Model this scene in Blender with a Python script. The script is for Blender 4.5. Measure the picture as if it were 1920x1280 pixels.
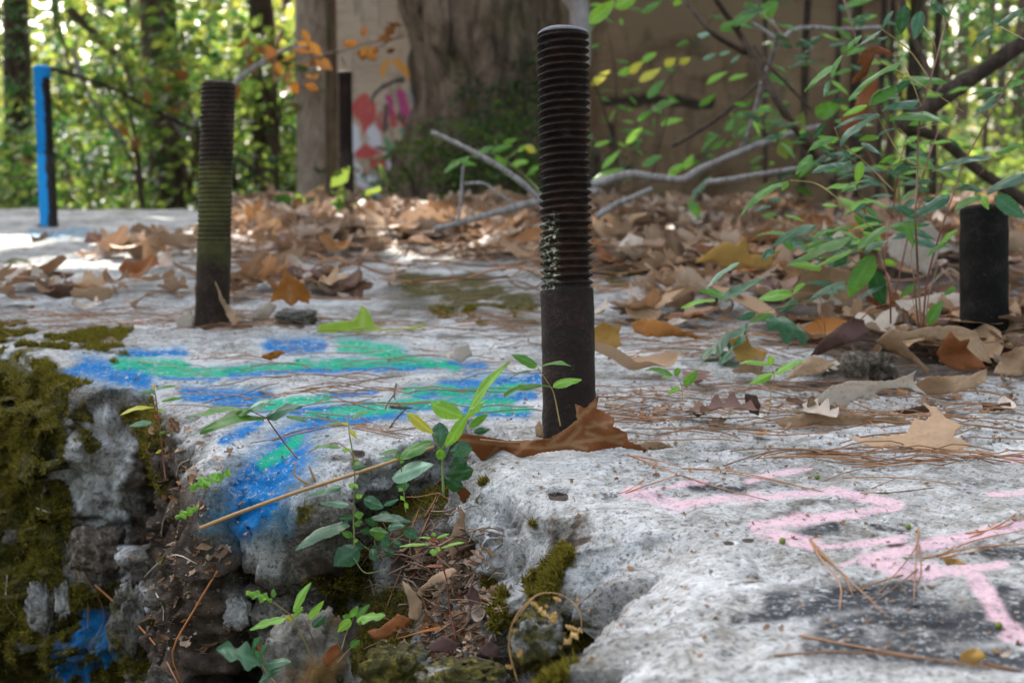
import bpy, math, random
import numpy as np
from mathutils import Vector, Matrix, Euler
from mathutils.bvhtree import BVHTree
from mathutils.geometry import delaunay_2d_cdt
for _o in list(bpy.data.objects): bpy.data.objects.remove(_o)
SC = bpy.context.scene
COL = SC.collection
R = math.radians
ORD = 'first second third fourth fifth sixth seventh eighth ninth tenth eleventh twelfth thirteenth fourteenth fifteenth'.split()
random.seed(7)

# ---------------------------------------------------------------- camera
CAM_H = 0.2915
PITCH = math.atan((640 - 234) / 2666.7)
FPX = 2666.7                       # focal length in pixels of the 1920 px wide frame
cam = bpy.data.cameras.new('camera')
camo = bpy.data.objects.new('camera', cam); COL.objects.link(camo)
camo.location = (0, 0, CAM_H)
camo.rotation_euler = (R(90) - PITCH, 0, 0)
cam.sensor_width = 36; cam.lens = 50
cam.clip_start = 0.02; cam.clip_end = 400
cam.dof.use_dof = True
cam.dof.focus_distance = 1.22
cam.dof.aperture_fstop = 9.0
SC.camera = camo

# ---------------------------------------------------------------- world, sun, exposure
SUN_EL, SUN_AZ = 38, -18           # azimuth measured from +Y towards +X
world = bpy.data.worlds.new('World'); SC.world = world; world.use_nodes = True
_nt = world.node_tree; _nt.nodes.clear()
_sky = _nt.nodes.new('ShaderNodeTexSky'); _sky.sky_type = 'NISHITA'; _sky.sun_disc = False
_sky.sun_elevation = R(SUN_EL); _sky.sun_rotation = R(SUN_AZ)
_sky.dust_density = 4.0; _sky.air_density = 1.0; _sky.ozone_density = 1.0
_hs = _nt.nodes.new('ShaderNodeHueSaturation'); _hs.inputs['Saturation'].default_value = 0.5
_bg = _nt.nodes.new('ShaderNodeBackground'); _bg.inputs['Strength'].default_value = 0.15
_wo = _nt.nodes.new('ShaderNodeOutputWorld')
_nt.links.new(_sky.outputs[0], _hs.inputs['Color']); _nt.links.new(_hs.outputs[0], _bg.inputs[0]); _nt.links.new(_bg.outputs[0], _wo.inputs[0])
sun = bpy.data.lights.new('sun', 'SUN'); sun.energy = 3.0; sun.angle = R(0.5); sun.color = (1.0, 0.94, 0.84)
suno = bpy.data.objects.new('sun', sun); COL.objects.link(suno)
_sd = Vector((math.sin(R(SUN_AZ)) * math.cos(R(SUN_EL)), math.cos(R(SUN_AZ)) * math.cos(R(SUN_EL)), math.sin(R(SUN_EL))))
suno.rotation_euler = _sd.to_track_quat('Z', 'Y').to_euler()
vs = SC.view_settings
vs.view_transform = 'Standard'; vs.look = 'None'; vs.gamma = 1.0; vs.use_curve_mapping = False
vs.exposure = 2.4
SC.cycles.max_bounces = 6; SC.cycles.diffuse_bounces = 3; SC.cycles.transmission_bounces = 3; SC.cycles.transparent_max_bounces = 6
SC.cycles.glossy_bounces = 2
SC.cycles.use_denoising = True

# ---------------------------------------------------------------- pixel <-> world
CP, SP = math.cos(PITCH), math.sin(PITCH)
CAMP = np.array([0, 0, CAM_H])
def ray(px, py):
    X = (np.asarray(px, float) - 960) / FPX; Y = (640 - np.asarray(py, float)) / FPX
    return np.stack([X, CP + Y * SP, -SP + Y * CP], -1)
def P(px, py, z=0.0):                 # point on the horizontal plane at height z
    d = ray(px, py); t = (z - CAM_H) / d[..., 2]
    return CAMP + d * t[..., None] if np.ndim(t) else CAMP + d * t
def D(px, py, t):                     # point at forward distance t
    return CAMP + ray(px, py) * t
def proj(p):
    q = np.asarray(p, float) - CAMP
    f = q[..., 1] * CP - q[..., 2] * SP
    u = q[..., 1] * SP + q[..., 2] * CP
    f = np.maximum(f, 0.05)
    return 960 + FPX * q[..., 0] / f, 640 - FPX * u / f

# ---------------------------------------------------------------- noise
_rs = np.random.RandomState(3)
_PERM = _rs.permutation(4096).astype(np.int64)
_VAL = _rs.rand(4096) * 2 - 1
def _h(ix, iy, iz):
    return _VAL[_PERM[(_PERM[(_PERM[ix & 4095] + iy) & 4095] + iz) & 4095]]
def vn(p, s=0):
    p = np.asarray(p, float) + s * 17.31
    i = np.floor(p).astype(np.int64); f = p - i; f = f * f * f * (f * (f * 6 - 15) + 10)
    x, y, z = i[..., 0], i[..., 1], i[..., 2]; a, b, c = f[..., 0], f[..., 1], f[..., 2]
    def L(u, v, t): return u + (v - u) * t
    return L(L(L(_h(x, y, z), _h(x + 1, y, z), a), L(_h(x, y + 1, z), _h(x + 1, y + 1, z), a), b),
             L(L(_h(x, y, z + 1), _h(x + 1, y, z + 1), a), L(_h(x, y + 1, z + 1), _h(x + 1, y + 1, z + 1), a), b), c)
def fbm(p, o=4, s=0, g=0.5):
    r = 0; a = 1.0
    for k in range(o):
        r = r + a * vn(p * 2.03 ** k, s + k); a *= g
    return r
def ridged(p, o=3, s=0):
    r = 0; a = 1.0
    for k in range(o):
        r = r + a * (1 - 2 * np.abs(vn(p * 2.1 ** k, s + k))); a *= 0.5
    return r
def worley(p, s=0):
    p = np.asarray(p, float); i = np.floor(p).astype(np.int64)
    f1 = np.full(p.shape[:-1], 9.0); f2 = f1.copy(); idv = np.zeros(p.shape[:-1])
    for dx in (-1, 0, 1):
        for dy in (-1, 0, 1):
            for dz in (-1, 0, 1):
                c = i + np.array([dx, dy, dz])
                h = [(_h(c[..., 0] + 31 * k + s, c[..., 1] + 7 * k, c[..., 2] + 13) + 1) / 2 for k in range(3)]
                d = np.sqrt(sum((c[..., k] + h[k] - p[..., k]) ** 2 for k in range(3)))
                n = d < f1
                f2 = np.where(n, f1, np.minimum(f2, d)); idv = np.where(n, h[0], idv); f1 = np.where(n, d, f1)
    return f1, f2, idv
def facets(p, A, B, s=0):
    """broken stone: every cell is a flat facet of its own height and tilt"""
    p = np.asarray(p, float); i = np.floor(p).astype(np.int64); f1 = np.full(p.shape[:-1], 9.0); r = np.zeros(p.shape[:-1])
    for dx in (-1, 0, 1):
        for dy in (-1, 0, 1):
            for dz in (-1, 0, 1):
                c = i + np.array([dx, dy, dz]); h = [(_h(c[..., 0] + 31 * k + s, c[..., 1] + 7 * k, c[..., 2] + 13) + 1) / 2 for k in range(3)]
                o = [p[..., k] - c[..., k] - h[k] for k in range(3)]; d = np.sqrt(o[0] ** 2 + o[1] ** 2 + o[2] ** 2); n = d < f1
                t = [(h[(k + 1) % 3] * 7.3) % 1 - .5 for k in range(3)]
                r = np.where(n, A * (h[0] - .5) * 2 + B * (o[0] * t[0] + o[1] * t[1] + o[2] * t[2]) * 2, r); f1 = np.where(n, d, f1)
    return r
def sm(a, b, x):
    t = np.clip((x - a) / (b - a), 0, 1); return t * t * (3 - 2 * t)

# ---------------------------------------------------------------- mesh helpers
def link(o, parent=None):
    COL.objects.link(o)
    if parent is not None: o.parent = parent
    return o
def mesh(name, v, f, mat=None, parent=None, smooth=True, attrs=None, loc=None):
    v = np.asarray(v, np.float32)
    if loc is not None: v = v - np.asarray(loc, np.float32)
    me = bpy.data.meshes.new(name)
    if isinstance(f, np.ndarray):
        n, k = f.shape
        me.vertices.add(len(v)); me.vertices.foreach_set('co', v.ravel())
        me.loops.add(n * k); me.loops.foreach_set('vertex_index', f.astype(np.int32).ravel())
        me.polygons.add(n); me.polygons.foreach_set('loop_start', np.arange(0, n * k, k, dtype=np.int32))
        me.update(calc_edges=True)
    else:
        me.from_pydata(v.tolist(), [], f)
    if smooth: me.polygons.foreach_set('use_smooth', np.ones(len(me.polygons), bool))
    for k, a in (attrs or {}).items():
        a = np.asarray(a, np.float32)
        if a.ndim == 2:
            at = me.attributes.new(k, 'FLOAT_VECTOR', 'POINT'); at.data.foreach_set('vector', a.ravel())
        else:
            at = me.attributes.new(k, 'FLOAT', 'POINT'); at.data.foreach_set('value', a.ravel())
    me.validate(); me.update()
    if mat: me.materials.append(mat)
    o = bpy.data.objects.new(name, me)
    if loc is not None: o.location = tuple(float(c) for c in loc)
    return link(o, parent)
def tag(o, label=None, cat=None, group=None, kind=None):
    if label: o['label'] = label
    if cat: o['category'] = cat
    if group: o['group'] = group
    if kind: o['kind'] = kind
    return o
def empty(name, loc, label=None, cat=None, group=None):
    o = bpy.data.objects.new(name, None); o.empty_display_size = 0.02
    o.location = tuple(float(c) for c in loc); COL.objects.link(o)
    return tag(o, label, cat, group)
def gridf(nr, nc, wrap=False):
    r = np.arange(nr - 1)[:, None]; c = np.arange(nc if wrap else nc - 1)[None, :]
    c2 = (c + 1) % nc
    return np.stack([r * nc + c, r * nc + c2, (r + 1) * nc + c2, (r + 1) * nc + c], -1).reshape(-1, 4)
def tube_arr(pts, rad, seg=6, cap=True):
    pts = np.asarray(pts, float); n = len(pts); rad = np.broadcast_to(np.asarray(rad, float), (n,))
    t = np.gradient(pts, axis=0); t /= np.linalg.norm(t, axis=1)[:, None] + 1e-9
    up = np.array([0.13, 0.31, 0.94]) if abs(t[0, 2]) < 0.9 else np.array([1., .1, 0])
    a = np.cross(t, up); a /= np.linalg.norm(a, axis=1)[:, None] + 1e-9
    b = np.cross(t, a)
    th = np.linspace(0, 2 * np.pi, seg, endpoint=False)
    v = pts[:, None] + rad[:, None, None] * (a[:, None] * np.cos(th)[None, :, None] + b[:, None] * np.sin(th)[None, :, None])
    v = v.reshape(-1, 3); f = gridf(n, seg, True)[:, ::-1]
    if cap:
        v = np.vstack([v, pts[0] - t[0] * rad[0] * .3, pts[-1] + t[-1] * rad[-1] * .5])
        k = np.arange(seg); k2 = (k + 1) % seg
        e0 = np.stack([k, k2, np.full(seg, n * seg), np.full(seg, n * seg)], -1)
        e1 = np.stack([(n - 1) * seg + k2, (n - 1) * seg + k, np.full(seg, n * seg + 1), np.full(seg, n * seg + 1)], -1)
        tri = np.vstack([e0, e1])[:, :3]
        return v, [tuple(x) for x in f.tolist()] + [tuple(x) for x in tri.tolist()]
    return v, [tuple(x) for x in f.tolist()]
def curve(pts, n=16):                  # Catmull-Rom through the points
    p = np.asarray(pts, float)
    if len(p) == 2: return p[0] + (p[1] - p[0]) * np.linspace(0, 1, n)[:, None]
    q = np.vstack([2 * p[0] - p[1], p, 2 * p[-1] - p[-2]])
    u = np.linspace(0, len(p) - 1 - 1e-6, n); i = u.astype(int); t = (u - i)[:, None]
    a, b, c, d = q[i], q[i + 1], q[i + 2], q[i + 3]
    return 0.5 * (2 * b + (c - a) * t + (2 * a - 5 * b + 4 * c - d) * t ** 2 + (3 * b - a - 3 * c + d) * t ** 3)
class MB:
    def __init__(s): s.v = []; s.f = []; s.n = 0; s.a = {}
    def add(s, v, f, **at):
        v = np.asarray(v, float); s.v.append(v); n = s.n
        s.f += [tuple(int(i) + n for i in q) for q in f]; s.n += len(v)
        for k, x in at.items(): s.a.setdefault(k, []).append(np.broadcast_to(np.asarray(x, float), (len(v),)))
        return s
    def build(s, name, mat, parent=None, smooth=True, loc=None):
        return mesh(name, np.vstack(s.v), s.f, mat, parent, smooth, {k: np.concatenate(x) for k, x in s.a.items()}, loc)

# ---------------------------------------------------------------- material helper
class NT:
    def __init__(s, name):
        s.m = bpy.data.materials.new(name); s.m.use_nodes = True; s.t = s.m.node_tree; s.t.nodes.clear()
        s.out = s.n('OutputMaterial')
    def n(s, typ, **kw):
        x = s.t.nodes.new('ShaderNode' + typ)
        for k, v in kw.items(): setattr(x, k, v)
        return x
    def put(s, sock, v):
        if isinstance(v, bpy.types.NodeSocket): s.t.links.new(v, sock)
        elif isinstance(v, (tuple, list)) and sock.type == 'RGBA': sock.default_value = (*v[:3], 1)
        else: sock.default_value = v
    def obj(s): return s.n('TexCoord').outputs['Object']
    def geo(s): return s.n('NewGeometry').outputs['Position']
    def attr(s, name): return s.n('Attribute', attribute_name=name).outputs['Fac']
    def noise(s, vec, scale, detail=4, rough=0.55, dist=0, col=False):
        x = s.n('TexNoise'); s.put(x.inputs['Vector'], vec); x.inputs['Scale'].default_value = scale
        x.inputs['Detail'].default_value = detail; x.inputs['Roughness'].default_value = rough; x.inputs['Distortion'].default_value = dist
        return x.outputs['Color' if col else 'Fac']
    def voro(s, vec, scale, feat='F1', out='Distance'):
        x = s.n('TexVoronoi', feature=feat); s.put(x.inputs['Vector'], vec); x.inputs['Scale'].default_value = scale
        return x.outputs[out]
    def scale(s, vec, sx, sy, sz):
        x = s.n('Mapping'); s.put(x.inputs['Vector'], vec); x.inputs['Scale'].default_value = (sx, sy, sz); return x.outputs[0]
    def math(s, op, a, b=0.0, c=0.0, clamp=False):
        x = s.n('Math', operation=op, use_clamp=clamp); s.put(x.inputs[0], a); s.put(x.inputs[1], b); s.put(x.inputs[2], c); return x.outputs[0]
    def rng(s, v, a, b, c=0.0, d=1.0):
        x = s.n('MapRange'); s.put(x.inputs[0], v)
        for k, q in enumerate((a, b, c, d)): s.put(x.inputs[k + 1], q)
        return x.outputs[0]
    def ramp(s, fac, stops):
        x = s.n('ValToRGB'); e = x.color_ramp.elements
        while len(e) < len(stops): e.new(0.5)
        for q, (p, c) in zip(e, stops): q.position = p; q.color = (*c, 1)
        s.put(x.inputs[0], fac); return x.outputs[0]
    def mix(s, fac, a, b, mode='MIX'):
        x = s.n('Mix', data_type='RGBA', blend_type=mode); s.put(x.inputs[0], fac); s.put(x.inputs[6], a); s.put(x.inputs[7], b); return x.outputs[2]
    def bump(s, h, strength=0.5, dist=0.002, nrm=None):
        x = s.n('Bump'); s.put(x.inputs['Height'], h); x.inputs['Strength'].default_value = strength; x.inputs['Distance'].default_value = dist
        if nrm is not None: s.put(x.inputs['Normal'], nrm)
        return x.outputs[0]
    def bsdf(s, col, rough=0.8, nrm=None, spec=0.3, metal=0.0, **kw):
        x = s.n('BsdfPrincipled'); s.put(x.inputs['Base Color'], col); s.put(x.inputs['Roughness'], rough)
        s.put(x.inputs['Specular IOR Level'], spec); s.put(x.inputs['Metallic'], metal)
        for k, v in kw.items(): s.put(x.inputs[k], v)
        if nrm is not None: s.put(x.inputs['Normal'], nrm)
        return x.outputs[0]
    def end(s, sh): s.put(s.out.inputs[0], sh); return s.m
    def leafy(s, col, tcol, rough=0.5, nrm=None, trans=0.4, spec=0.35):
        a = s.bsdf(col, rough, nrm, spec)
        t = s.n('BsdfTranslucent'); s.put(t.inputs[0], tcol)
        if nrm is not None: s.put(t.inputs['Normal'], nrm)
        x = s.n('MixShader'); x.inputs[0].default_value = trans
        s.put(x.inputs[1], a); s.put(x.inputs[2], t.outputs[0]); return s.end(x.outputs[0])
# ================================================================ rock materials
def rock_material(name, tint=(1, 1, 1)):
    m = NT(name); g = m.geo()
    n1 = m.noise(g, 9, 6, 0.6); n2 = m.noise(g, 60, 6, 0.65); n3 = m.noise(g, 260, 4, 0.7); n4 = m.noise(g, 900, 2, 0.6)
    base = m.ramp(n2, [(0.28, (0.06, 0.056, 0.05)), (0.42, (0.36, 0.355, 0.345)), (0.55, (0.56, 0.56, 0.56)), (0.75, (0.78, 0.775, 0.765))])
    ol = m.noise(g, 34, 6, 0.7, 0.3); base = m.mix(m.math('MULTIPLY', m.rng(ol, 0.5, 0.64), 0.7), base, (0.215, 0.20, 0.155))
    pit = m.rng(m.noise(m.scale(g, 1, 1, 1), 95, 3, 0.8), 0.33, 0.38, 1.0, 0.0); base = m.mix(m.math('MULTIPLY', pit, 0.85), base, (0.055, 0.048, 0.038))
    base = m.mix(m.rng(n1, 0.35, 0.65, 0.0, 0.55), base, (0.33, 0.31, 0.27))
    base = m.mix(m.math('MULTIPLY', m.rng(m.noise(g, 13, 6, 0.72, 0.5), 0.56, 0.66), 0.6), base, (0.10, 0.092, 0.068))
    # lichen speckle and dark pores
    sp = m.rng(n3, 0.38, 0.48, 1.0, 0.0)
    base = m.mix(m.math('MULTIPLY', sp, 0.8), base, (0.10, 0.095, 0.085))
    wl = m.rng(m.noise(g, 140, 5, 0.7), 0.58, 0.66); base = m.mix(m.math('MULTIPLY', wl, 0.55), base, (0.78, 0.79, 0.80))
    gr = m.rng(m.noise(g, 21, 5, 0.7, 0.4), 0.56, 0.68)
    base = m.mix(m.math('MULTIPLY', gr, 0.55), base, (0.16, 0.155, 0.13))
    base = m.mix(m.math('MULTIPLY', m.rng(m.noise(g, 6.5, 5, 0.65, 0.6), 0.5, 0.62), 0.5), base, m.mix(m.rng(n3, 0.3, 0.55), (0.42, 0.42, 0.41), (0.83, 0.83, 0.82)))
    def msk(attr, lo=0.35, hi=0.65, amt=0.9, nz=None, k=0.5):
        a = m.attr(attr); q = nz or n2
        v = m.math('ADD', a, m.math('MULTIPLY', m.math('SUBTRACT', q, 0.5), k))
        return m.math('MULTIPLY', m.rng(v, lo, hi), amt)
    gritty = m.math('ADD', m.math('MULTIPLY', n2, 0.5), m.math('MULTIPLY', n3, 0.5))
    wear = m.math('MULTIPLY', m.rng(m.noise(g, 170, 4, 0.75), 0.36, 0.47), m.rng(m.noise(g, 31, 5, 0.7), 0.34, 0.46, 0.5, 1.0))      # paint worn off the high grains
    # bare soil, stains and the shade painted into the pits
    dcol = m.ramp(n2, [(0.3, (0.014, 0.010, 0.007)), (0.52, (0.060, 0.042, 0.030)), (0.72, (0.16, 0.115, 0.085))])
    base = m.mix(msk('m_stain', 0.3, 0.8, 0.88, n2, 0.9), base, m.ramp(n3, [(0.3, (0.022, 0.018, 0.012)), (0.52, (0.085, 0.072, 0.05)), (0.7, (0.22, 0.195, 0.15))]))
    base = m.mix(msk('m_rust', 0.35, 0.9, 0.75, n2, 0.9), base, (0.17, 0.075, 0.035))
    base = m.mix(msk('m_dirt_shade', 0.35, 0.6, 0.95, n2, 0.8), base, dcol)
    # paint
    def paint(base, attr, col, amt):
        f = m.math('MULTIPLY', msk(attr, 0.22, 0.85, amt, gritty, 1.3), wear)
        return m.mix(f, base, m.mix(m.rng(n2, 0.3, 0.7, 0, 0.4), col, tuple(c * 0.55 for c in col)))
    base = paint(base, 'm_dark', (0.030, 0.034, 0.042), 0.95)
    base = paint(base, 'm_cyan', (0.05, 0.30, 0.52), 0.6)
    base = paint(base, 'm_blue', (0.001, 0.165, 0.45), 1.0)
    base = paint(base, 'm_green', (0.008, 0.40, 0.22), 1.0)
    base = paint(base, 'm_pink', (0.86, 0.56, 0.63), 0.82)
        # moss and algae
    mc = m.ramp(m.noise(g, 130, 4, 0.7), [(0.25, (0.008, 0.008, 0.003)), (0.5, (0.055, 0.048, 0.008)), (0.75, (0.22, 0.17, 0.025))])
    mf = msk('m_moss', 0.38, 0.58, 0.96, m.noise(g, 45, 5, 0.65), 1.1)
    base = m.mix(mf, base, mc)
    h = m.math('ADD', m.math('MULTIPLY', n2, 1.0), m.math('ADD', m.math('MULTIPLY', n3, 0.45), m.math('MULTIPLY', n4, 0.22)))
    nrm = m.bump(h, 1.0, 0.006)
    return m.end(m.bsdf(base, 0.9, nrm, 0.2))
ROCK = rock_material('weathered_concrete')

# ================================================================ masks painted in the frame of the block tops
def caps(px, py, L, a=.45, b=1.35):
    r = np.zeros(px.shape)
    for x0, y0, x1, y1, h in L:
        dx, dy = x1 - x0, y1 - y0; t = np.clip(((px - x0) * dx + (py - y0) * dy) / (dx * dx + dy * dy + 1e-6), 0, 1)
        d = np.hypot(px - x0 - t * dx, py - y0 - t * dy)
        r = np.maximum(r, 1 - sm(h * a, h * b, d))
    return r
BLUE = [(165, 690, 270, 708, 17), (118, 706, 160, 690, 9), (230, 666, 345, 660, 6), (430, 703, 640, 692, 5), (300, 705, 400, 712, 4), (515, 650, 600, 648, 11),
        (600, 690, 760, 688, 6), (700, 690, 905, 683, 6), (345, 738, 500, 748, 11), (400, 752, 560, 772, 9), (560, 774, 700, 757, 6),
        (560, 790, 770, 772, 7), (780, 742, 1000, 718, 9), (840, 722, 1010, 706, 7), (700, 772, 1000, 740, 6), (870, 772, 985, 776, 8), (600, 745, 700, 735, 5),
        (420, 828, 485, 790, 8), (466, 925, 545, 850, 38), (455, 985, 510, 930, 24), (520, 835, 590, 792, 16), (600, 800, 700, 785, 5)]
GREEN = [(225, 684, 340, 688, 11), (300, 694, 430, 698, 7), (430, 692, 640, 683, 5), (640, 645, 740, 662, 11), (560, 680, 830, 680, 6), (720, 665, 850, 690, 6),
         (480, 762, 620, 747, 7), (630, 772, 770, 757, 10), (780, 760, 960, 750, 6), (830, 738, 985, 724, 7), (890, 767, 985, 768, 6), (500, 868, 565, 826, 11),
         (760, 735, 850, 728, 5), (580, 780, 640, 778, 6)]
CYAN = [(450, 930, 520, 975, 42), (395, 980, 470, 960, 22), (880, 700, 960, 700, 10), (180, 1190, 210, 1230, 30), (60, 440, 180, 435, 8)]
PINK = [(1185, 922, 1270, 948, 11), (1270, 948, 1420, 925, 8), (1190, 918, 1330, 905, 5), (1400, 900, 1520, 880, 4), (1420, 930, 1560, 920, 7), (1560, 918, 1680, 945, 10),
        (1680, 948, 1490, 980, 8), (1420, 985, 1510, 972, 10), (1415, 988, 1530, 1022, 13), (1530, 1025, 1700, 1008, 6), (1620, 1045, 1750, 1072, 15),
        (1640, 1040, 1930, 983, 10), (1700, 1072, 1800, 1075, 9), (1800, 1075, 1880, 1055, 11), (1830, 1080, 1870, 1150, 16), (1870, 1150, 1910, 1192, 14),
        (1890, 1192, 1940, 1195, 10), (1890, 860, 1930, 855, 9), (1860, 925, 1930, 925, 5), (1560, 1060, 1620, 1045, 3)]
DARK = [(1450, 1132, 1700, 1112, 26), (1560, 1190, 1750, 1150, 34), (1700, 1185, 1930, 1160, 34), (1520, 1215, 1930, 1240, 16), (1300, 912, 1390, 915, 8),
        (1490, 1000, 1570, 985, 9), (1380, 1160, 1470, 1150, 10), (1640, 985, 1700, 1000, 6), (1840, 1030, 1930, 1040, 10), (1880, 1110, 1930, 1125, 16)]
BLUEW = [(140, 1200, 120, 1270, 22), (160, 1150, 185, 1165, 22), (190, 1210, 170, 1290, 16)]
_caps = caps
BLUE = [(a, b, c, d, h * 1.2) for a, b, c, d, h in BLUE]
GREEN = [(a, b, c, d, h * 1.2) for a, b, c, d, h in GREEN]
def setmasks(v, facew, kind):
    px, py = proj(v)
    w = fbm(v * 28, 3, 5) * 11; w2 = fbm(v * 28, 3, 9) * 4.5
    qx, qy = px + w, py + w2
    near = v[:, 2] > -0.02
    a = {}
    z = np.zeros(len(v))
    a['m_blue'] = _caps(qx, qy, BLUE, .1, 1.9) if kind == 'A' else z
    a['m_green'] = _caps(qx, qy, GREEN, .1, 1.9) * 1.0 if kind == 'A' else z
    a['m_cyan'] = np.maximum(_caps(qx, qy, CYAN, .0, 2.0) * 0.9, .62 * _caps(qx, qy, BLUE + GREEN, .5, 3.2)) if kind == 'A' else z
    a['m_pink'] = _caps(qx, qy, PINK, .3, 1.75) if kind == 'B' else z
    a['m_dark'] = _caps(qx, qy, DARK, .1, 2.1) * 1.05 if kind == 'B' else z
    n = vn(v * 14, 3) * 0.5 + vn(v * 40, 6) * 0.3
    sc_ = np.clip(1.3 / np.maximum(v[:, 1], .5), .3, 2)
    mx = px + (fbm(v * 16, 4, 55, .65) * 26) * sc_; my = py + (fbm(v * 16, 4, 56, .65) * 26) * sc_
    blot = fbm(v * 22, 3, 57)
    def caps(a_, b_, L): return _caps(mx, my, L, .15, 1.7) * (1 + .5 * blot)
    if kind == 'A':
        a['m_blue'] = np.maximum(a['m_blue'], _caps(mx, my, BLUEW, .2, 1.5) * (1 + .6 * blot))
        far = sm(1.45, 1.9, v[:, 1])
        mo = facew * sm(330, 60, px) * 1.0 + facew * 0.42 + 0.9 * caps(px, py, [(-40, 625, 230, 640, 22), (140, 740, 170, 820, 25), (250, 770, 300, 900, 35), (20, 700, 10, 1300, 90), (60, 900, 90, 1250, 50), (400, 900, 420, 940, 20),
                 (620, 1130, 760, 1230, 40), (560, 960, 590, 1000, 12)]) * (0.6 + 0.4 * facew)
        light = caps(px, py, [(130, 850, 170, 960, 34), (190, 790, 225, 1030, 36), (240, 1080, 260, 1130, 18), (70, 1110, 90, 1160, 22), (110, 1110, 115, 1150, 14), (380, 1080, 400, 1130, 22), (430, 1130, 440, 1150, 20), (560, 1150, 560, 1280, 40), (520, 1010, 540, 1020, 22), (480, 900, 700, 900, 50), (700, 880, 850, 880, 14), (230, 1130, 250, 1190, 25), (40, 1230, 45, 1280, 15), (680, 1080, 740, 1110, 14)])
        mo = mo - 1.3 * light * (facew > .3) - 0.7 * caps(px, py, [(330, 900, 420, 1150, 70)]) - 0.9 * caps(px, py, [(560, 900, 700, 900, 60), (500, 980, 540, 1020, 40), (640, 1000, 820, 930, 30)])
        mo = mo + 0.75 * caps(px, py, [(780, 535, 980, 560, 28), (830, 590, 900, 600, 10), (1150, 520, 1240, 500, 14), (0, 495, 60, 492, 8), (220, 445, 340, 450, 5)])
        mo = mo + facew * (fbm(v * 9, 3, 66) * .8 - .12) - 1.5 * _caps(mx, my, BLUEW) - .8 * sm(.0, .5, fbm(v * 13, 2, 67)) * facew
        a['m_moss'] = mo + n * 0.35
        a['m_dirt_shade'] = facew * caps(px, py, [(290, 830, 330, 1000, 60), (330, 1000, 370, 1180, 85), (380, 880, 400, 950, 20), (430, 1020, 480, 1060, 40), (300, 1200, 420, 1240, 50), (750, 950, 880, 1000, 60), (600, 1030, 640, 1100, 30)]) * 1.0 + n * 0.3 + sm(2.6, 3.6, v[:, 1]) * sm(-0.9, 0.2, v[:, 0]) + 0.7 * caps(px, py, [(1150, 470, 1900, 480, 60), (1450, 730, 1800, 730, 22), (420, 600, 560, 608, 8)]) + 1.0 * caps(px, py, [(1480, 590, 1920, 620, 75), (1560, 690, 1920, 690, 24)])
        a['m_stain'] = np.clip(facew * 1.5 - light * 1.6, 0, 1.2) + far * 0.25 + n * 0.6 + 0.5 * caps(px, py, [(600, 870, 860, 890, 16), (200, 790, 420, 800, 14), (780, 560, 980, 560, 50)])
    else:
        a['m_moss'] = 0.62 * caps(px, py, [(915, 900, 925, 950, 12), (905, 1030, 912, 1050, 9), (1012, 990, 1020, 1080, 14), (1000, 1060, 1015, 1120, 22), (940, 1110, 980, 1180, 20), (1060, 1190, 1140, 1160, 28),
                 (1010, 1190, 1060, 1260, 34), (1120, 1130, 1145, 1150, 12)]) + n * 0.35
        a['m_dirt_shade'] = 0.75 * caps(px, py, [(880, 1000, 940, 1150, 14), (1000, 1000, 1060, 1010, 18), (1290, 1070, 1310, 1080, 10), (1330, 1090, 1420, 1085, 8)]) + n * 0.3
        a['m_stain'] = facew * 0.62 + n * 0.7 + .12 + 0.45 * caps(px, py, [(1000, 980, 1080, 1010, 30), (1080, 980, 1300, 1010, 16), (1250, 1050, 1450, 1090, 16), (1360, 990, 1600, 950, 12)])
    a['m_dirt_shade'] = np.maximum(a['m_dirt_shade'], 1.3 * _caps(px, py, [(1484, 967, 1508, 968, 7), (1036, 930, 1058, 932, 8), (1752, 1172, 1790, 1172, 7), (665, 850, 678, 851, 7), (1396, 1013, 1410, 1013, 4), (1360, 1018, 1372, 1018, 4), (1670, 1022, 1690, 1022, 5)], .5, 1.3))  # darkens the pits: the shade of the holes is put into the colour
    for bp, br in ((P(1068, 826), .0249), (P(397, 612), .0248), (P(92, 424), .0255), (P(1845, 668), .03)):
        rr = np.hypot(v[:, 0] - bp[0], v[:, 1] - bp[1]) * (1 + .25 * blot)
        a['m_dirt_shade'] = a['m_dirt_shade'] + 1.1 * (1 - sm(br + .001, br + .008, rr)); a['m_rust'] = np.maximum(a.get('m_rust', z), 1 - sm(br, br + .030, rr))
    for k in a: a[k] = np.clip(a[k], -0.5, 1.2)
    return a

PITS = [(672, 850, .006, .010), (1047, 930, .008, .009), (1495, 967, .010, .004), (1770, 1172, .012, .004), (1135, 1000, .01, .004), (715, 868, .006, .004), (1405, 1010, .006, .002)]
PITW = [(P(x, y)[:2], r, d) for x, y, r, d in PITS]
def toph(xy):
    p = np.concatenate([xy, np.zeros(xy.shape[:-1] + (1,))], -1)
    h = fbm(p * 3.1, 3, 11) * 0.006 + fbm(p * 17, 3, 12) * 0.0026 + ridged(p * 48, 2, 13) * 0.0008 + fbm(p * 130, 2, 14) * 0.0007
    h -= sm(0.35, 0.8, fbm(p * 26, 2, 15)) * 0.003
    for c, r, d in PITW: h -= d * np.exp(-(((xy - c) / r) ** 2).sum(-1) ** 2)
    return h
def interp_ctrl(ctrl, n_samp, warp=None):
    c = np.array(ctrl, float); s = np.concatenate([[0], np.cumsum(np.hypot(*np.diff(c[:, :2], axis=0).T))])
    cc = curve(np.column_stack([s, c]), 2000)
    if warp is None: u = np.linspace(0, s[-1], n_samp)
    else: u = warp
    return np.column_stack([np.interp(u, cc[:, 0], cc[:, k + 1]) for k in range(c.shape[1])]), u
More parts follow.
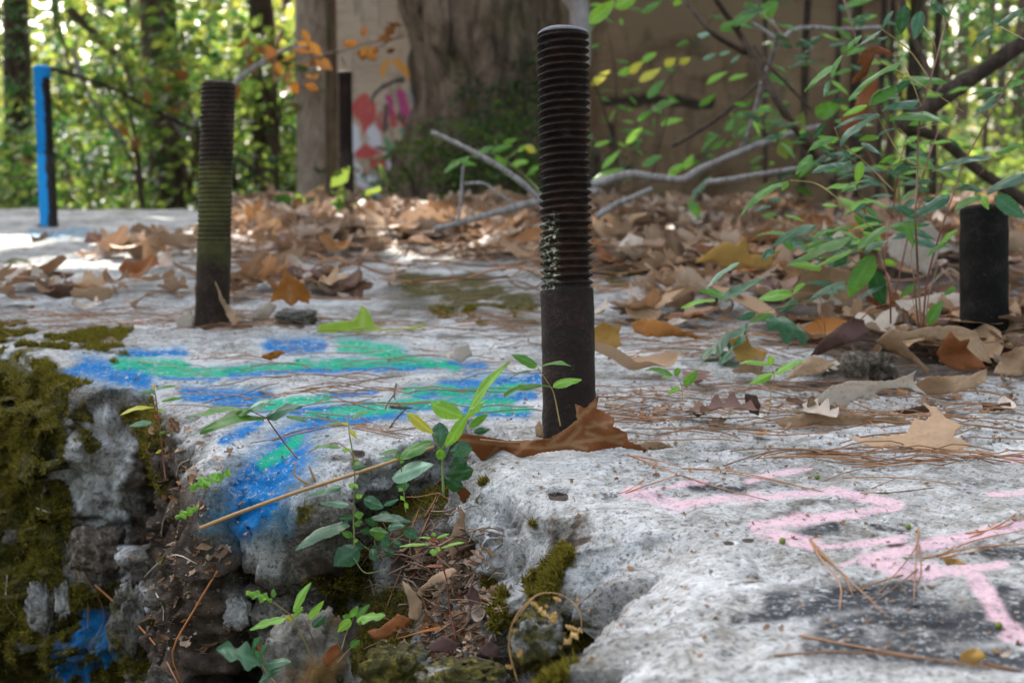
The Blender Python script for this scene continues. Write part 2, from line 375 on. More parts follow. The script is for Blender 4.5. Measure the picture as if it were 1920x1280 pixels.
def ctrl_from_px(L):       # px, py, b, a, c  (lip at depth b)
    out = []
    for q in L:
        if q[0] == 'w': out.append(q[1:])
        else:
            p = P(q[0], q[1], -q[2]); out.append((p[0], p[1], q[2], q[3], q[4], q[5]))
    return out
def sheet(ctrl, warp, far_fn, rho, deps, top_z, kind, face_amp):
    C, u = interp_ctrl(ctrl, 0, warp)
    E = C[:, :2].copy(); b, a, cut, bat = C[:, 2], np.maximum(C[:, 3], .01), C[:, 4], C[:, 5]
    e3 = np.column_stack([E, np.zeros(len(E))])
    tang = np.gradient(E, axis=0); tang /= np.linalg.norm(tang, axis=1)[:, None]
    F = far_fn(E)
    dirn = F - E; ln = np.linalg.norm(dirn, axis=1); dirn /= ln[:, None]
    outw = np.column_stack([tang[:, 1], -tang[:, 0]]); s = np.sign((outw * -dirn).sum(1)); outw *= s[:, None]
    # smooth outward so corners fan out
    k = np.hanning(41); k /= k.sum()
    outw = np.column_stack([np.convolve(np.pad(outw[:, i], 20, 'edge'), k, 'valid') for i in (0, 1)]); outw /= np.linalg.norm(outw, axis=1)[:, None]
    rows = []; fw = []
    wob = (fbm(e3 * 9, 3, 21) * 0.012 + fbm(e3 * 40, 2, 22) * 0.004)
    Eo = E + outw * wob[:, None]
    for d in deps[::-1]:                      # face, from the bottom up
        z = -b - d
        und = -cut * sm(0.0, 0.035, d) + bat * d
        rows.append(np.column_stack([Eo + outw * und[:, None], z + top_z])); fw.append(np.full(len(E), min(1, 0.35 + d / 0.03)))
    for r in rho:                             # top, from the lip inwards
        rr = np.minimum(r * 1.0, ln)
        q = np.clip(1 - r / a, 0, 1)
        z = -b * (1 - np.sqrt(np.maximum(1 - q ** 2, 0)))
        damp = np.exp(-r / 0.1)
        base = Eo * damp + E * (1 - damp)
        rows.append(np.column_stack([base + dirn * rr[:, None], z + top_z])); fw.append(sm(.35, 1.0, q) * .6 * (b > 0.02))
    G = np.stack(rows); FW = np.stack(fw)
    du = np.gradient(G, axis=1); dv = np.gradient(G, axis=0); nr = np.cross(dv, du)
    nr /= np.linalg.norm(nr, axis=2)[..., None] + 1e-12
    nr *= np.sign((nr * np.concatenate([np.broadcast_to(outw, G.shape[:1] + outw.shape), np.ones(G.shape[:2] + (1,))], -1)).sum(-1))[..., None]
    V = G.reshape(-1, 3); N = nr.reshape(-1, 3); W = FW.reshape(-1)
    th = toph(V[:, :2])
    fa = W > 0.02
    fd = np.zeros(len(V)); vf = V[fa]
    f1, f2, cid = worley(vf * np.array([11, 11, 5]) + fbm(vf * 7, 2, 31)[:, None] * 0.7, 5)
    blocks = sm(0.0, 0.35, f2 - f1) * (0.4 + cid) 
    lay = ridged(vf * np.array([24, 24, 7]), 3, 33)
    wp = vf + fbm(vf * 12, 2, 38)[:, None] * .02
    fac = facets(wp * np.array([8, 8, 8]), .022, .04, 3) + facets(wp * np.array([22, 22, 26]), .007, .014, 4) + facets(wp * 60, .0022, .005, 5)
    fd[fa] = fac * face_amp + .6 * face_amp * (0.024 * blocks + 0.016 * fbm(vf * 6, 3, 34) + 0.004 * lay + 0.009 * ridged(vf * 19, 3, 37) - .004 + 0.008 * fbm(vf * 45, 3, 35) + .004 * fbm(vf * 120, 2, 39) + 0.0035 * ridged(vf * 90, 2, 36))
    vert = (1 - sm(0.0, 0.6, W)) * th
    _px, _py = proj(vf); soil = _caps(_px, _py, [(300, 830, 330, 1000, 70), (330, 1000, 370, 1200, 90), (430, 1050, 480, 1100, 40), (560, 1050, 800, 1060, 40)], .2, 1.6) * (kind == 'A')
    fd[fa] = fd[fa] * (1 - .45 * soil) + soil * (fbm(vf * 75, 3, 92) * .0042 + np.maximum(0, fbm(vf * 38, 2, 93)) * .008 + facets(vf * 48, .004, .007, 6))
    V2 = V + N * (fd * sm(0.0, 1.0, W))[:, None]; V2[:, 2] += vert
    V2[:, 2] += (W > 0.02) * fbm(V * 30, 3, 41) * 0.0022 * sm(1, .3, W)
    return V2, gridf(G.shape[0], G.shape[1]), W, G.shape

def make_rocks():
    # ---- block with the blue and green paint
    A = ctrl_from_px([('w', -3.2, 3.4, .03, .06, 0, .15), (-700, 545, .03, .05, .0, .2), (-200, 625, .03, .06, .0, .2), (20, 680, .015, .03, .0, .15), (105, 738, .024, .04, .0, .06), (160, 785, .042, .06, .0, .03), (238, 822, .060, .07, .0, .04),
                      (285, 822, .056, .06, .02, .15), (318, 850, .046, .05, .03, .2), (350, 890, .04, .08, .02, .25), (385, 975, .055, .11, .015, .15), (450, 985, .06, .13, .03, .1), (520, 1030, .075, .15, .028, .22),
                      (610, 1000, .06, .10, .03, .25), (690, 930, .04, .06, .03, .3), (770, 910, .035, .05, .01, .25), (850, 900, .04, .05, .0, .1), (895, 868, .04, .04, .0, .0), ('w', .04, 1.262, .03, .03, 0, 0), ('w', .3, 1.275, .03, .03, 0, 0), ('w', 2.2, 1.33, .03, .03, 0, 0)])
    cA = np.array(A); s = np.concatenate([[0], np.cumsum(np.hypot(*np.diff(cA[:, :2], axis=0).T))])
    warp = np.concatenate([np.linspace(0, s[1], 30, endpoint=False), np.linspace(s[1], s[2], 60, endpoint=False), np.linspace(s[2], s[18], 640, endpoint=False), np.linspace(s[18], s[19], 90, endpoint=False), np.linspace(s[19], s[20], 200)])
    farA = lambda E: np.column_stack([np.interp(np.linspace(0, 1, len(E)), [0, .1, .2, .75, 1], [-4.5, -3.2, -2.3, 1.2, 3.6]), np.full(len(E), 5.0) - 0.35 * (np.linspace(0, 1, len(E)) < .2)])
    rho = np.concatenate([np.linspace(.0008, .16, 62), np.linspace(.163, 1.0, 230), 1.0 + np.geomspace(.005, 3.2, 70)])
    deps = np.concatenate([np.linspace(.002, .35, 120), np.linspace(.36, .75, 40)])
    V, Fc, W, shA = sheet(A, warp, farA, rho, deps, 0.0, 'A', 1.0)
    oA = mesh('concrete_block', V, Fc, ROCK, attrs=setmasks(V, W, 'A'))
    tag(oA, 'large pale block with blue and green paint on top and a mossy broken side', 'concrete block')
    # ---- block with the pink paint
    B = ctrl_from_px([('w', 2.0, 1.31, .03, .02, 0, 0), ('w', .5, 1.262, .02, .02, 0, 0), ('w', .1, 1.245, .02, .02, 0, 0), (905, 868, .02, .03, 0, 0), (884, 900, .025, .03, .0, .0), (885, 950, .035, .04, .0, .03), (905, 1010, .045, .06, .0, .05),
                      (955, 1085, .06, .065, .0, .10), (1040, 1180, .075, .08, .01, .25), (1100, 1235, .085, .085, .015, .2), (1085, 1330, .085, .10, .0, .1), (1050, 1500, .08, .09, .0, .1), ('w', .02, .45, .08, .09, 0, 0), ('w', .1, .25, .08, .09, 0, 0), ('w', 2.0, .2, .08, .09, 0, 0)])
    cB = np.array(B); s = np.concatenate([[0], np.cumsum(np.hypot(*np.diff(cB[:, :2], axis=0).T))])
    warp = np.concatenate([np.linspace(0, s[1], 110, endpoint=False), np.linspace(s[1], s[3], 130, endpoint=False), np.linspace(s[3], s[11], 330, endpoint=False), np.linspace(s[11], s[13], 50, endpoint=False), np.linspace(s[13], s[14], 60)])
    farB = lambda E: np.column_stack([np.full(len(E), 0.95), np.full(len(E), 0.86)])
    rho = np.concatenate([np.linspace(.0008, .12, 60), np.linspace(.122, .75, 250), np.linspace(.755, 1.3, 40)])
    V, Fc, W, shB = sheet(B, warp, farB, rho, np.linspace(.002, .34, 110), 0.004, 'B', 0.85)
    oB = mesh('concrete_block', V, Fc, ROCK, attrs=setmasks(V, W, 'B'))
    tag(oB, 'pale grey foreground block with pink arrow strokes and dark grey paint on its flat top', 'concrete block')
    return oA, oB
blockA, blockB = make_rocks()

# ---------------------------------------------------------------- soil between the blocks and the forest floor
SOIL = NT('soil'); _g = SOIL.geo(); _n = SOIL.noise(_g, 70, 6, .7)
SOILM = SOIL.end(SOIL.bsdf(SOIL.ramp(_n, [(.3, (.018, .013, .009)), (.55, (.065, .046, .032)), (.75, (.15, .115, .08))]), .95, SOIL.bump(SOIL.noise(_g, 160, 6, .75), 1, .006), .1))
def gully():
    nx, ny = 260, 200
    X, Y = np.meshgrid(np.linspace(-.55, .35, nx), np.linspace(.6, 1.4, ny))
    p = np.stack([X, Y, 0 * X], -1)
    Z = -0.155 + sm(1.05, 1.3, Y) * 0.10 * sm(-.22, -.05, X) - sm(-.10, -.42, X) * 0.34 + fbm(p * 8, 3, 51) * .016 + fbm(p * 45, 3, 52) * .006
    f1, f2, c = worley(p * 13, 9); Z += sm(0, .4, f2 - f1) * 0.014 * (.3 + c)
    V = np.stack([X, Y, Z], -1).reshape(-1, 3)
    px, py = proj(V); n = vn(V * 18, 61)
    at = {'m_' + k: np.zeros(len(V)) for k in ('blue', 'green', 'cyan', 'pink', 'dark')}
    at['m_moss'] = .45 + n * .6 + .5 * caps(px, py, [(700, 1230, 800, 1280, 50), (680, 1080, 760, 1160, 40)]) - .6 * caps(px, py, [(800, 1180, 900, 1250, 40)])
    at['m_dirt_shade'] = .5 + vn(V * 25, 62) * .5; at['m_stain'] = .6 + n * .4
    o = mesh('gully_ground', V, gridf(ny, nx), ROCK, attrs=at)
    return tag(o, kind='structure')
gul = gully()
def ground():
    n = 150
    g = np.sign(np.linspace(-1, 1, n)) * np.abs(np.linspace(-1, 1, n)) ** 2.2
    X, Y = np.meshgrid(g * 70, g * 70 + 6)
    p = np.stack([X, Y, 0 * X], -1)
    Z = -0.62 + fbm(p * .5, 3, 71) * .1 + sm(7, 30, Y) * 0.35
    V = np.stack([X, Y, Z], -1).reshape(-1, 3)
    m = NT('forest_floor'); q = m.geo(); a = m.noise(q, 5, 6, .7)
    c = m.ramp(a, [(.3, (.05, .035, .02)), (.5, (.13, .085, .045)), (.62, (.06, .085, .02)), (.8, (.24, .17, .09))])
    return tag(mesh('ground', V, gridf(n, n), m.end(m.bsdf(c, .95, m.bump(m.noise(q, 30, 5, .7), 1, .03), .1))), kind='structure')
ground()

# ---------------------------------------------------------------- surface queries
def _bvh(objs):
    vs_, fs_ = [], []; n = 0
    for o in objs:
        me = o.data; a = np.empty(len(me.vertices) * 3, np.float32); me.vertices.foreach_get('co', a); a = a.reshape(-1, 3) + np.array(o.location)
        q = np.empty(len(me.loops), np.int32); me.loops.foreach_get('vertex_index', q)
        vs_.append(a); fs_.append(q.reshape(-1, 4) + n); n += len(a)
    return BVHTree.FromPolygons(np.vstack(vs_).tolist(), np.vstack(fs_).tolist())
BV = _bvh([blockA, blockB, gul])
def hit(px, py):
    d = ray(px, py); h = BV.ray_cast(Vector(CAMP), Vector(d))
    return (np.array(h[0]), np.array(h[1])) if h[0] else (P(px, py), np.array([0, 0, 1.]))
def H(px, py, up=0.0):
    p = hit(px, py)[0].copy(); p[2] += up; return p
def drop(x, y, z0=.3):
    h = BV.ray_cast(Vector((x, y, z0)), Vector((0, 0, -1)))
    return np.array(h[0]) if h[0] else np.array([x, y, 0.])
# ================================================================ anchor bolts
def rust_mat(name, c0, c1, c2, paint=None, moss=None, lichen=None, rough=.62, cap=None, spec=.12):
    m = NT(name); g = m.obj()
    n1 = m.noise(g, 30, 5, .65); n2 = m.noise(g, 220, 5, .7); n3 = m.noise(g, 700, 3, .6)
    c = m.ramp(m.math('ADD', m.math('MULTIPLY', n1, .5), m.math('MULTIPLY', n2, .5)), [(.32, c0), (.5, c1), (.68, c2)])
    c = m.mix(m.rng(n2, .66, .72, 0, .6), c, (.16, .13, .11))
    sx = m.n('SeparateXYZ'); m.put(sx.inputs[0], g)
    if moss:
        f = m.math('MULTIPLY', m.rng(sx.outputs[2], moss[0], moss[0] + .03), m.rng(sx.outputs[2], moss[1], moss[1] + .03, 1, 0))
        f = m.math('MULTIPLY', f, m.rng(n1, .35, .6, .2, .9)); c = m.mix(f, c, (.075, .072, .022))
    if lichen:
        f = m.math('MULTIPLY', m.rng(sx.outputs[2], lichen[0], lichen[0] + .015), m.rng(sx.outputs[2], lichen[1] - .02, lichen[1], 1, 0))
        f = m.math('MULTIPLY', f, m.rng(sx.outputs[0], -.012, -.006, 1, 0)); f = m.math('MULTIPLY', f, m.rng(m.noise(g, 190, 4, .7), .53, .57))
        c = m.mix(f, c, m.mix(m.rng(n3, .4, .6), (.30, .34, .20), (.62, .66, .52)))
    if paint:
        e = m.math('ADD', sx.outputs[0], m.math('MULTIPLY', m.math('SUBTRACT', n1, .5), .03))
        f = m.math('MAXIMUM', m.rng(e, .004, .010, 1, 0), m.rng(sx.outputs[2], .435, .44))
        c = m.mix(m.math('MULTIPLY', f, m.rng(n2, .25, .34)), c, paint)
    if cap: c = m.mix(m.math('MULTIPLY', m.rng(sx.outputs[2], cap[0], cap[0] + .0015), m.rng(n2, .3, .55, .5, .95)), c, cap[1])
    h = m.math('ADD', m.math('MULTIPLY', n2, 1.0), m.math('MULTIPLY', n3, .4))
    return m.end(m.bsdf(c, m.rng(n2, .3, .7, rough - .12, rough + .2), m.bump(h, 1.0, .0018), spec, .0))
def bolt(base, top, r, z_thread, pitch, mat, label, group, dome=.006, thread_to_bottom=False, depth=.0047, tops=None):
    base = np.array(base, float); top = np.array(top, float); Ht = np.linalg.norm(top - base)
    root = empty('anchor_bolt', base, label, 'bolt', group)
    ax = (top - base) / Ht; root.rotation_euler = Vector((0, 0, 1)).rotation_difference(Vector(ax)).to_euler()
    nt = 72; th = np.linspace(0, 2 * np.pi, nt, endpoint=False)
    def ring(zs, rf):
        Z = np.repeat(zs[:, None], nt, 1); T = np.repeat(th[None], len(zs), 0); Rr = rf(Z, T)
        p = np.stack([Rr * np.cos(T), Rr * np.sin(T), Z], -1); return p.reshape(-1, 3)
    def nz(Z, T, s, k=40): return fbm(np.stack([np.cos(T) * r * k, np.sin(T) * r * k, Z * k], -1), 2, s)
    def fth(Z, T):
        ph = (Z / pitch - T / (2 * np.pi)) % 1.0
        tri = np.abs(ph - .5) * 2; tri = np.clip(1.18 * tri - .06, 0, 1)
        chip = 1 - .5 * sm(.55, .95, nz(Z, T, 81, 70)) 
        edge = sm(z_thread, z_thread + pitch * 1.3, Z) * sm(Ht - dome, Ht - dome - pitch * .6, Z)
        return r * (1.0 + .004 * nz(Z, T, 82)) - depth * (1 - tri * chip) * edge - (1 - edge) * 0.0004
    n = int((Ht - dome - z_thread) / pitch * 14); zs = np.linspace(z_thread, Ht - dome, n)
    V = ring(zs, fth); F = gridf(n, nt, True)
    # domed end
    k = 10; q = np.linspace(0, 1, k)[1:]
    zd = Ht - dome + dome * np.sin(q * np.pi / 2); rd = r * (0.965 * np.cos(q * np.pi / 2) ** .55 + .0)
    cap = np.concatenate([np.stack([max(rr, .0004) * np.cos(th), max(rr, .0004) * np.sin(th), np.full(nt, zz) + .0003 * np.cos(3 * th)], -1) for zz, rr in zip(zd, rd)])
    V = np.vstack([V, cap]); F = np.vstack([F, gridf(k, nt, True) + (n - 1) * nt])
    mesh('thread', V, F, mat, root)
    zs = np.linspace(-.03, z_thread + .001, 80)
    V = ring(zs, lambda Z, T: r * (.985 + .02 * nz(Z, T, 83, 60) + .012 * nz(Z, T, 84, 25)) + .0004)
    mesh('shank', V, gridf(80, nt, True), mat, root)
    return root
DKR = rust_mat('dark_rust', (.007, .0045, .0035), (.019, .011, .008), (.075, .036, .022), lichen=(.135, .215), cap=(.3815, (.17, .175, .20)), spec=.16, rough=.5)
DKR2 = rust_mat('mossy_rust', (.010, .007, .005), (.030, .019, .013), (.095, .062, .042), moss=(.08, .22), cap=(.354, (.20, .18, .24)))
BLR = rust_mat('painted_bolt', (.012, .010, .010), (.03, .024, .022), (.06, .05, .045), paint=(.015, .26, .60))
BLK = rust_mat('blackened_iron', (.004, .0035, .003), (.010, .009, .008), (.04, .03, .025), rough=.75)
BRN = rust_mat('brown_iron', (.01, .007, .006), (.028, .018, .014), (.06, .04, .03))
def onz(px, py, t): return D(px, py, t)
b0 = P(1068, 826); tt = 1.332
bolt(b0, D(1055, 54, 1.345), .0249, .139, .00705, DKR, 'tall dark rusty threaded bolt with a large brown leaf at its foot, nearest the camera', 'rusty anchor bolts standing in the block')
b1 = P(397, 612); bolt(b1, D(410, 152, 2.06), .0248, .118, .0068, DKR2, 'brown threaded bolt with mossy middle standing left of the orange standing leaf and pebble', 'rusty anchor bolts standing in the block', depth=.0018)
b2 = P(92, 424); bolt(b2, D(78, 124, 4.18), .0255, .20, .0085, BLR, 'thin threaded bolt painted bright blue down its left side', 'rusty anchor bolts standing in the block')
b3 = P(650, 404); bolt(b3, D(647, 134, 4.62), .0245, .20, .0085, BRN, 'far dark brown bolt in front of the graffiti covered board', 'rusty anchor bolts standing in the block')
b4 = P(1845, 668); _t4 = CAM_H / -ray(1845, 668)[2]
bolt(b4, D(1845, 384, _t4), .0300, .17, .0085, BLK, 'short thick blackened bolt partly hidden by green leaves at the right edge', 'rusty anchor bolts standing in the block', depth=.0006)
# ================================================================ woods
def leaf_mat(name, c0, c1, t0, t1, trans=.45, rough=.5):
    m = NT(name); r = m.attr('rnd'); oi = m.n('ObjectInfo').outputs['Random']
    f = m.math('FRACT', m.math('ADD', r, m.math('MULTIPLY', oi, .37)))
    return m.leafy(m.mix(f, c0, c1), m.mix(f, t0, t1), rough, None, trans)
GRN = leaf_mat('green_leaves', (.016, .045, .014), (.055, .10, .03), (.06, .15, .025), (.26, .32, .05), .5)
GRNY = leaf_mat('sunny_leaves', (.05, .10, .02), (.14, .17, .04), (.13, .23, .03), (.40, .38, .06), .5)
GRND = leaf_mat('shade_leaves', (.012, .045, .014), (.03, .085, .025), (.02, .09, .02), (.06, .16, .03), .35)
ORG = leaf_mat('rusty_leaves', (.13, .05, .012), (.20, .085, .018), (.20, .07, .012), (.28, .13, .025), .3)
def bark_mat(name, c0, c1, scale=1.0, moss=0.0):
    m = NT(name); g = m.obj(); v = m.scale(g, 1, 1, .3)
    n1 = m.noise(v, 22 * scale, 6, .7, .6); n2 = m.noise(v, 75 * scale, 4, .7)
    c = m.ramp(n1, [(.32, c0), (.55, c1), (.75, tuple(min(1, x * 1.5) for x in c1))])
    c = m.mix(m.rng(n2, .35, .65, .0, .5), c, tuple(x * .6 for x in c0))
    if moss: c = m.mix(m.math('MULTIPLY', m.rng(m.noise(g, 5, 4, .6), .45, .6), moss), c, (.07, .08, .02))
    return m.end(m.bsdf(c, .9, m.bump(n1, 1.0, .012 / scale), .15))
BARK = bark_mat('brown_bark', (.035, .024, .018), (.15, .105, .075), 1, .3)
BARKD = bark_mat('dark_bark', (.014, .010, .008), (.075, .052, .04), 1.5, .2)
BARKP = bark_mat('pale_bark', (.20, .15, .11), (.42, .34, .27), 2)
TWIG = bark_mat('grey_twig', (.13, .11, .10), (.38, .35, .33), 5)
TWIGB = bark_mat('brown_twig', (.035, .025, .02), (.12, .085, .06), 4)

def leaf_cloud(cen, size, rng, aspect=.5, flat=.5, nrm=None):
    """many pointed leaves, each two folded faces, as arrays"""
    n = len(cen); size = np.broadcast_to(size, (n,))
    d = rng.normal(size=(n, 3)); d[:, 2] *= flat; d[:, 2] -= .25; d /= np.linalg.norm(d, axis=1)[:, None]
    u = rng.normal(size=(n, 3)); u[:, 2] += 1.2; w = np.cross(d, u); w /= np.linalg.norm(w, axis=1)[:, None]
    nn = np.cross(w, d); s = size[:, None]
    a = cen - d * s * .5; b = cen + d * s * .5
    m1 = cen - d * s * .08 + nn * s * -.06; l = cen - d * s * .05 + w * s * aspect * .5; r = cen - d * s * .05 - w * s * aspect * .5
    l2 = cen + d * s * .22 + w * s * aspect * .34; r2 = cen + d * s * .22 - w * s * aspect * .34; m2 = cen + d * s * .22 - nn * s * .05
    V = np.stack([a, m1, m2, b, l, l2, r, r2], 1).reshape(-1, 3)
    k = np.arange(n)[:, None] * 8
    Fq = np.concatenate([k + np.array([[0, 4, 1, 0]]), k + np.array([[1, 4, 5, 2]]), k + np.array([[2, 5, 3, 2]]), k + np.array([[0, 1, 6, 0]]), k + np.array([[1, 2, 7, 6]]), k + np.array([[2, 3, 7, 2]])])
    F = [tuple(dict.fromkeys(q)) for q in Fq.tolist()]
    return V, F, np.repeat(rng.rand(n), 8)
def sprays(rng, n_spray, per, R3, size, center=(0, 0, 0), layer=.5):
    """leaf centres grouped on drooping sprays inside an uneven crown"""
    out = []
    for _ in range(n_spray):
        d = rng.normal(size=3); d /= np.linalg.norm(d); rr = rng.uniform(.35, 1.0)
        c = d * np.array(R3) * rr * (1 + .35 * math.sin(3 * d[0] + 5 * d[2])) + np.array(center)
        ax = rng.normal(size=3); ax[2] *= .3; ax /= np.linalg.norm(ax)
        k = per + rng.randint(-3, 4); t = rng.uniform(-1, 1, k)
        L = size * per * .23
        p = c + ax * (t * L)[:, None] + rng.normal(size=(k, 3)) * size * .45 * np.array([1, 1, layer])
        p[:, 2] -= (t * L) ** 2 * 1.2
        out.append(p)
    return np.vstack(out)
def trunk_mesh(name, pts, rad, mat, parent=None, seg=20, rough=.12, sub=40, loc=None):
    c = curve(pts, sub); r = np.interp(np.linspace(0, 1, sub), np.linspace(0, 1, len(rad)), rad)
    v, f = tube_arr(c, r, seg)
    body = v[:sub * seg]; ax = np.repeat(c, seg, 0); d = body - ax
    body += d * (fbm(body * np.array([9, 9, 3.]) / max(rad) * .12, 3, 91) * rough)[:, None]
    if rough > .4: body += d * ((np.abs(fbm(body * np.array([22, 22, 5.]), 3, 94)) - .4) * .10)[:, None]
    v[:sub * seg] = body
    return mesh(name, v, f, mat, parent, loc=loc)

def tree(px, w, t, label, mat, lean=0, py0=430, group='tree trunks in the woods', crown=None, flare=1.25, name='tree', cat='tree', limbs=True, hgt=5.5):
    b = D(px, py0, t); z0 = -.62; b[2] = z0
    r = w / FPX * t / 2
    dx = lean / FPX * t / 1.2
    root = empty(name, b, label, cat, group)
    pts = [b, b + (dx * .3, 0, .5), b + (dx, .05, 1.4), b + (dx * 1.9, -.05, 3), b + (dx * 2.4, 0, hgt)]
    pts = np.array(pts) - b
    trunk_mesh('trunk', pts, [r * flare, r * 1.02, r * .97, r * .8, r * .35], mat, root)
    if crown is not None:
        rng = np.random.RandomState(int(px) % 977)
        if limbs:
            mb = MB()
            for k in range(7):
                a = rng.uniform(0, 6.28); h0 = rng.uniform(2.4, hgt * .8); L = rng.uniform(.8, 2.0)
                s = np.array([np.interp(h0, [0, 1.4, 3, hgt], [0, dx, dx * 1.9, dx * 2.4]), 0, h0])
                v, f = tube_arr(curve([s, s + (math.cos(a) * L * .5, math.sin(a) * L * .5, L * .25), s + (math.cos(a) * L, math.sin(a) * L, L * .65)], 8), np.linspace(r * .35, r * .08, 8), 6); mb.add(v, f)
            mb.build('limb', mat, root)
        V, F, rn = crown(rng, b)
        mesh('crown', V, F, GRN, root, False, {'rnd': rn})
    return root
SPOTS = ((-.42, 3.95, .17), (-.05, 4.25, .16), (-.62, 3.5, .10), (-1.3, 3.6, .06), (-.7, 3.9, .1), (.15, 3.9, .1), (.8, 3.8, .12), (1.9, 3.9, .1), (.5, 4.2, .14), (-.25, 4.5, .14), (1.5, 4.4, .16), (-.9, 3.0, .08), (.35, 3.3, .09), (1.0, 3.2, .09), (-.15, 3.4, .08))
def sunholes(c):                       # gaps in the crowns that let single sun spots through to the litter
    k = c[:, 2] / _sd[2]; gx, gy = c[:, 0] - _sd[0] * k, c[:, 1] - _sd[1] * k; ok = np.ones(len(c), bool)
    for sx, sy, sr in SPOTS: ok &= np.hypot(gx - sx, (gy - sy) * .6) > sr + .12
    return c[ok]
def shade_canopy(x0, x1, y0, y1, z0, z1, n, size, org):
    def f(rng):
        c = np.stack([rng.uniform(x0, x1, n), rng.uniform(y0, y1, n), rng.uniform(z0, z1, n)], -1)
        g = vn(c * .8, 77) + .6 * vn(c * 2.2, 78)
        c = c[g > -.95]
        k = c[:, 2] / _sd[2]; gx, gy = c[:, 0] - _sd[0] * k, c[:, 1] - _sd[1] * k
        kk = (gy < 2.9) | (rng.rand(len(c)) <   .32); c, gx, gy = c[kk], gx[kk], gy[kk]
        c = sunholes(c)
        return leaf_cloud(c - np.array(org), size, rng, .7, .25)
    return f
def crown_std(rad, h, n=26, size=.11):
    def f(rng, org=(0, 0, 0)):
        c = sprays(rng, n * 6, 16, (rad, rad, rad * .8), size, (0, 0, h)); c = sunholes(c + np.array(org)) - np.array(org); return leaf_cloud(c, size, rng, .55)
    return f
rngW = np.random.RandomState(5)
# big trunk next to the wall; its unseen crown is shaped to shade the blocks
tb = D(898, 400, 6.0); tb[2] = -.62
big = empty('tree', tb, 'huge mossy brown trunk right of the graffiti board, ivy at its foot', 'tree')
trunk_mesh('trunk', [(0, 0, 0), (.02, 0, .5), (.0, 0, 1.0), (-.01, 0, 1.6), (0, 0, 3), (.1, 0, 6)], [.322, .315, .312, .31, .27, .15], bark_mat('mossy_bark', (.018, .012, .009), (.24, .17, .12), .55, .2), big, 64, .75, 110)
mesh('crown', *shade_canopy(-5.6, 2.4, 4.3, 10.4, 3.0, 3.8, 26000, .2, tb)(np.random.RandomState(1))[:2], GRN, big, False)
mb = MB()
for k in range(9):
    a = k * .7; s = np.array([0, 0, 2.1 + k * .25]); v, f = tube_arr(curve([s, s + (math.cos(a) * 1.2, math.sin(a) * 1.2, .5), s + (math.cos(a) * 3, math.sin(a) * 3, .9)], 8), np.linspace(.08, .02, 8), 6); mb.add(v, f)
mb.build('limb', BARK, big)
big['group'] = 'tree trunks in the woods'
tree(318, 62, 8.5, 'brown trunk left of centre with a thin stem hugging its right side', BARK, -18, crown=crown_std(1.6, 4.2))
tree(338, 24, 8.3, 'thin stem hugging the right side of a thicker brown trunk', BARKD, -10, crown=crown_std(.8, 4.4, 12))
tree(505, 46, 8.0, 'straight dark trunk between the mossy bolt and the far brown bolt', BARKD, -8, crown=crown_std(1.5, 4.3))
tree(592, 74, 7.0, 'broad pale trunk just left of the graffiti board', BARKP, 4, crown=crown_std(1.6, 4.6))
tree(632, 40, 6.8, 'narrow brown trunk squeezed between pale trunk and graffiti board', BARK, 2, crown=crown_std(1.0, 4.6, 12))
tree(1076, 52, 6.4, 'pale grey stem rising right behind the top of the tallest bolt', bark_mat('whitish_bark', (.38, .34, .36), (.62, .58, .60), 2), 2, crown=crown_std(.8, 4.6, 10))
tree(35, 50, 10.5, 'dim brown trunk at the left edge beyond the blue bolt', BARKD, 12, crown=crown_std(1.6, 4.4))
for _i, (x, w, t) in enumerate(sorted([(130, 18, 15), (200, 26, 17), (262, 14, 13), (400, 20, 16), (452, 30, 19), (545, 20, 14), (1765, 16, 14), (1800, 24, 17), (1838, 12, 12), (1868, 20, 15), (1905, 26, 18), (1720, 26, 13), (1450, 20, 15), (1660, 30, 12)])):
    tree(x, w, t, ORD[_i] + ' slim distant trunk, counted from the left, far back in the woods', BARK, rngW.uniform(-10, 10), group='slim distant trunks in the woods', limbs=False)

# ---- board with graffiti and the stained wall
def wallmat(name, c0, c1, graf=None):
    m = NT(name); g = m.obj(); v = m.scale(g, .35, 1, 1)
    n1 = m.noise(g, 2.2, 6, .65, .5); n2 = m.noise(m.scale(g, .25, 1, 2.2), 26, 5, .7); n3 = m.noise(m.scale(g, 3, 1, .5), 5, 4, .6)
    c = m.mix(m.rng(n1, .35, .65), c0, c1); c = m.mix(m.math('MULTIPLY', m.rng(n2, .5, .62), .25), c, tuple(x * .5 for x in c0))
    c = m.mix(m.math('MULTIPLY', m.rng(n3, .54, .62), .35), c, (.05, .04, .03))
    def f(at, col, k=.95):
        nonlocal c
        e = m.math('ADD', m.attr(at), m.math('MULTIPLY', m.math('SUBTRACT', m.noise(g, 11, 5, .7), .5), 1.6))
        c = m.mix(m.math('MULTIPLY', m.rng(e, .42, .8), .85), c, col)
    if graf:
        for at, col in graf: f(at, col)
    return m.end(m.bsdf(c, .85, m.bump(n2, .6, .004), .2))
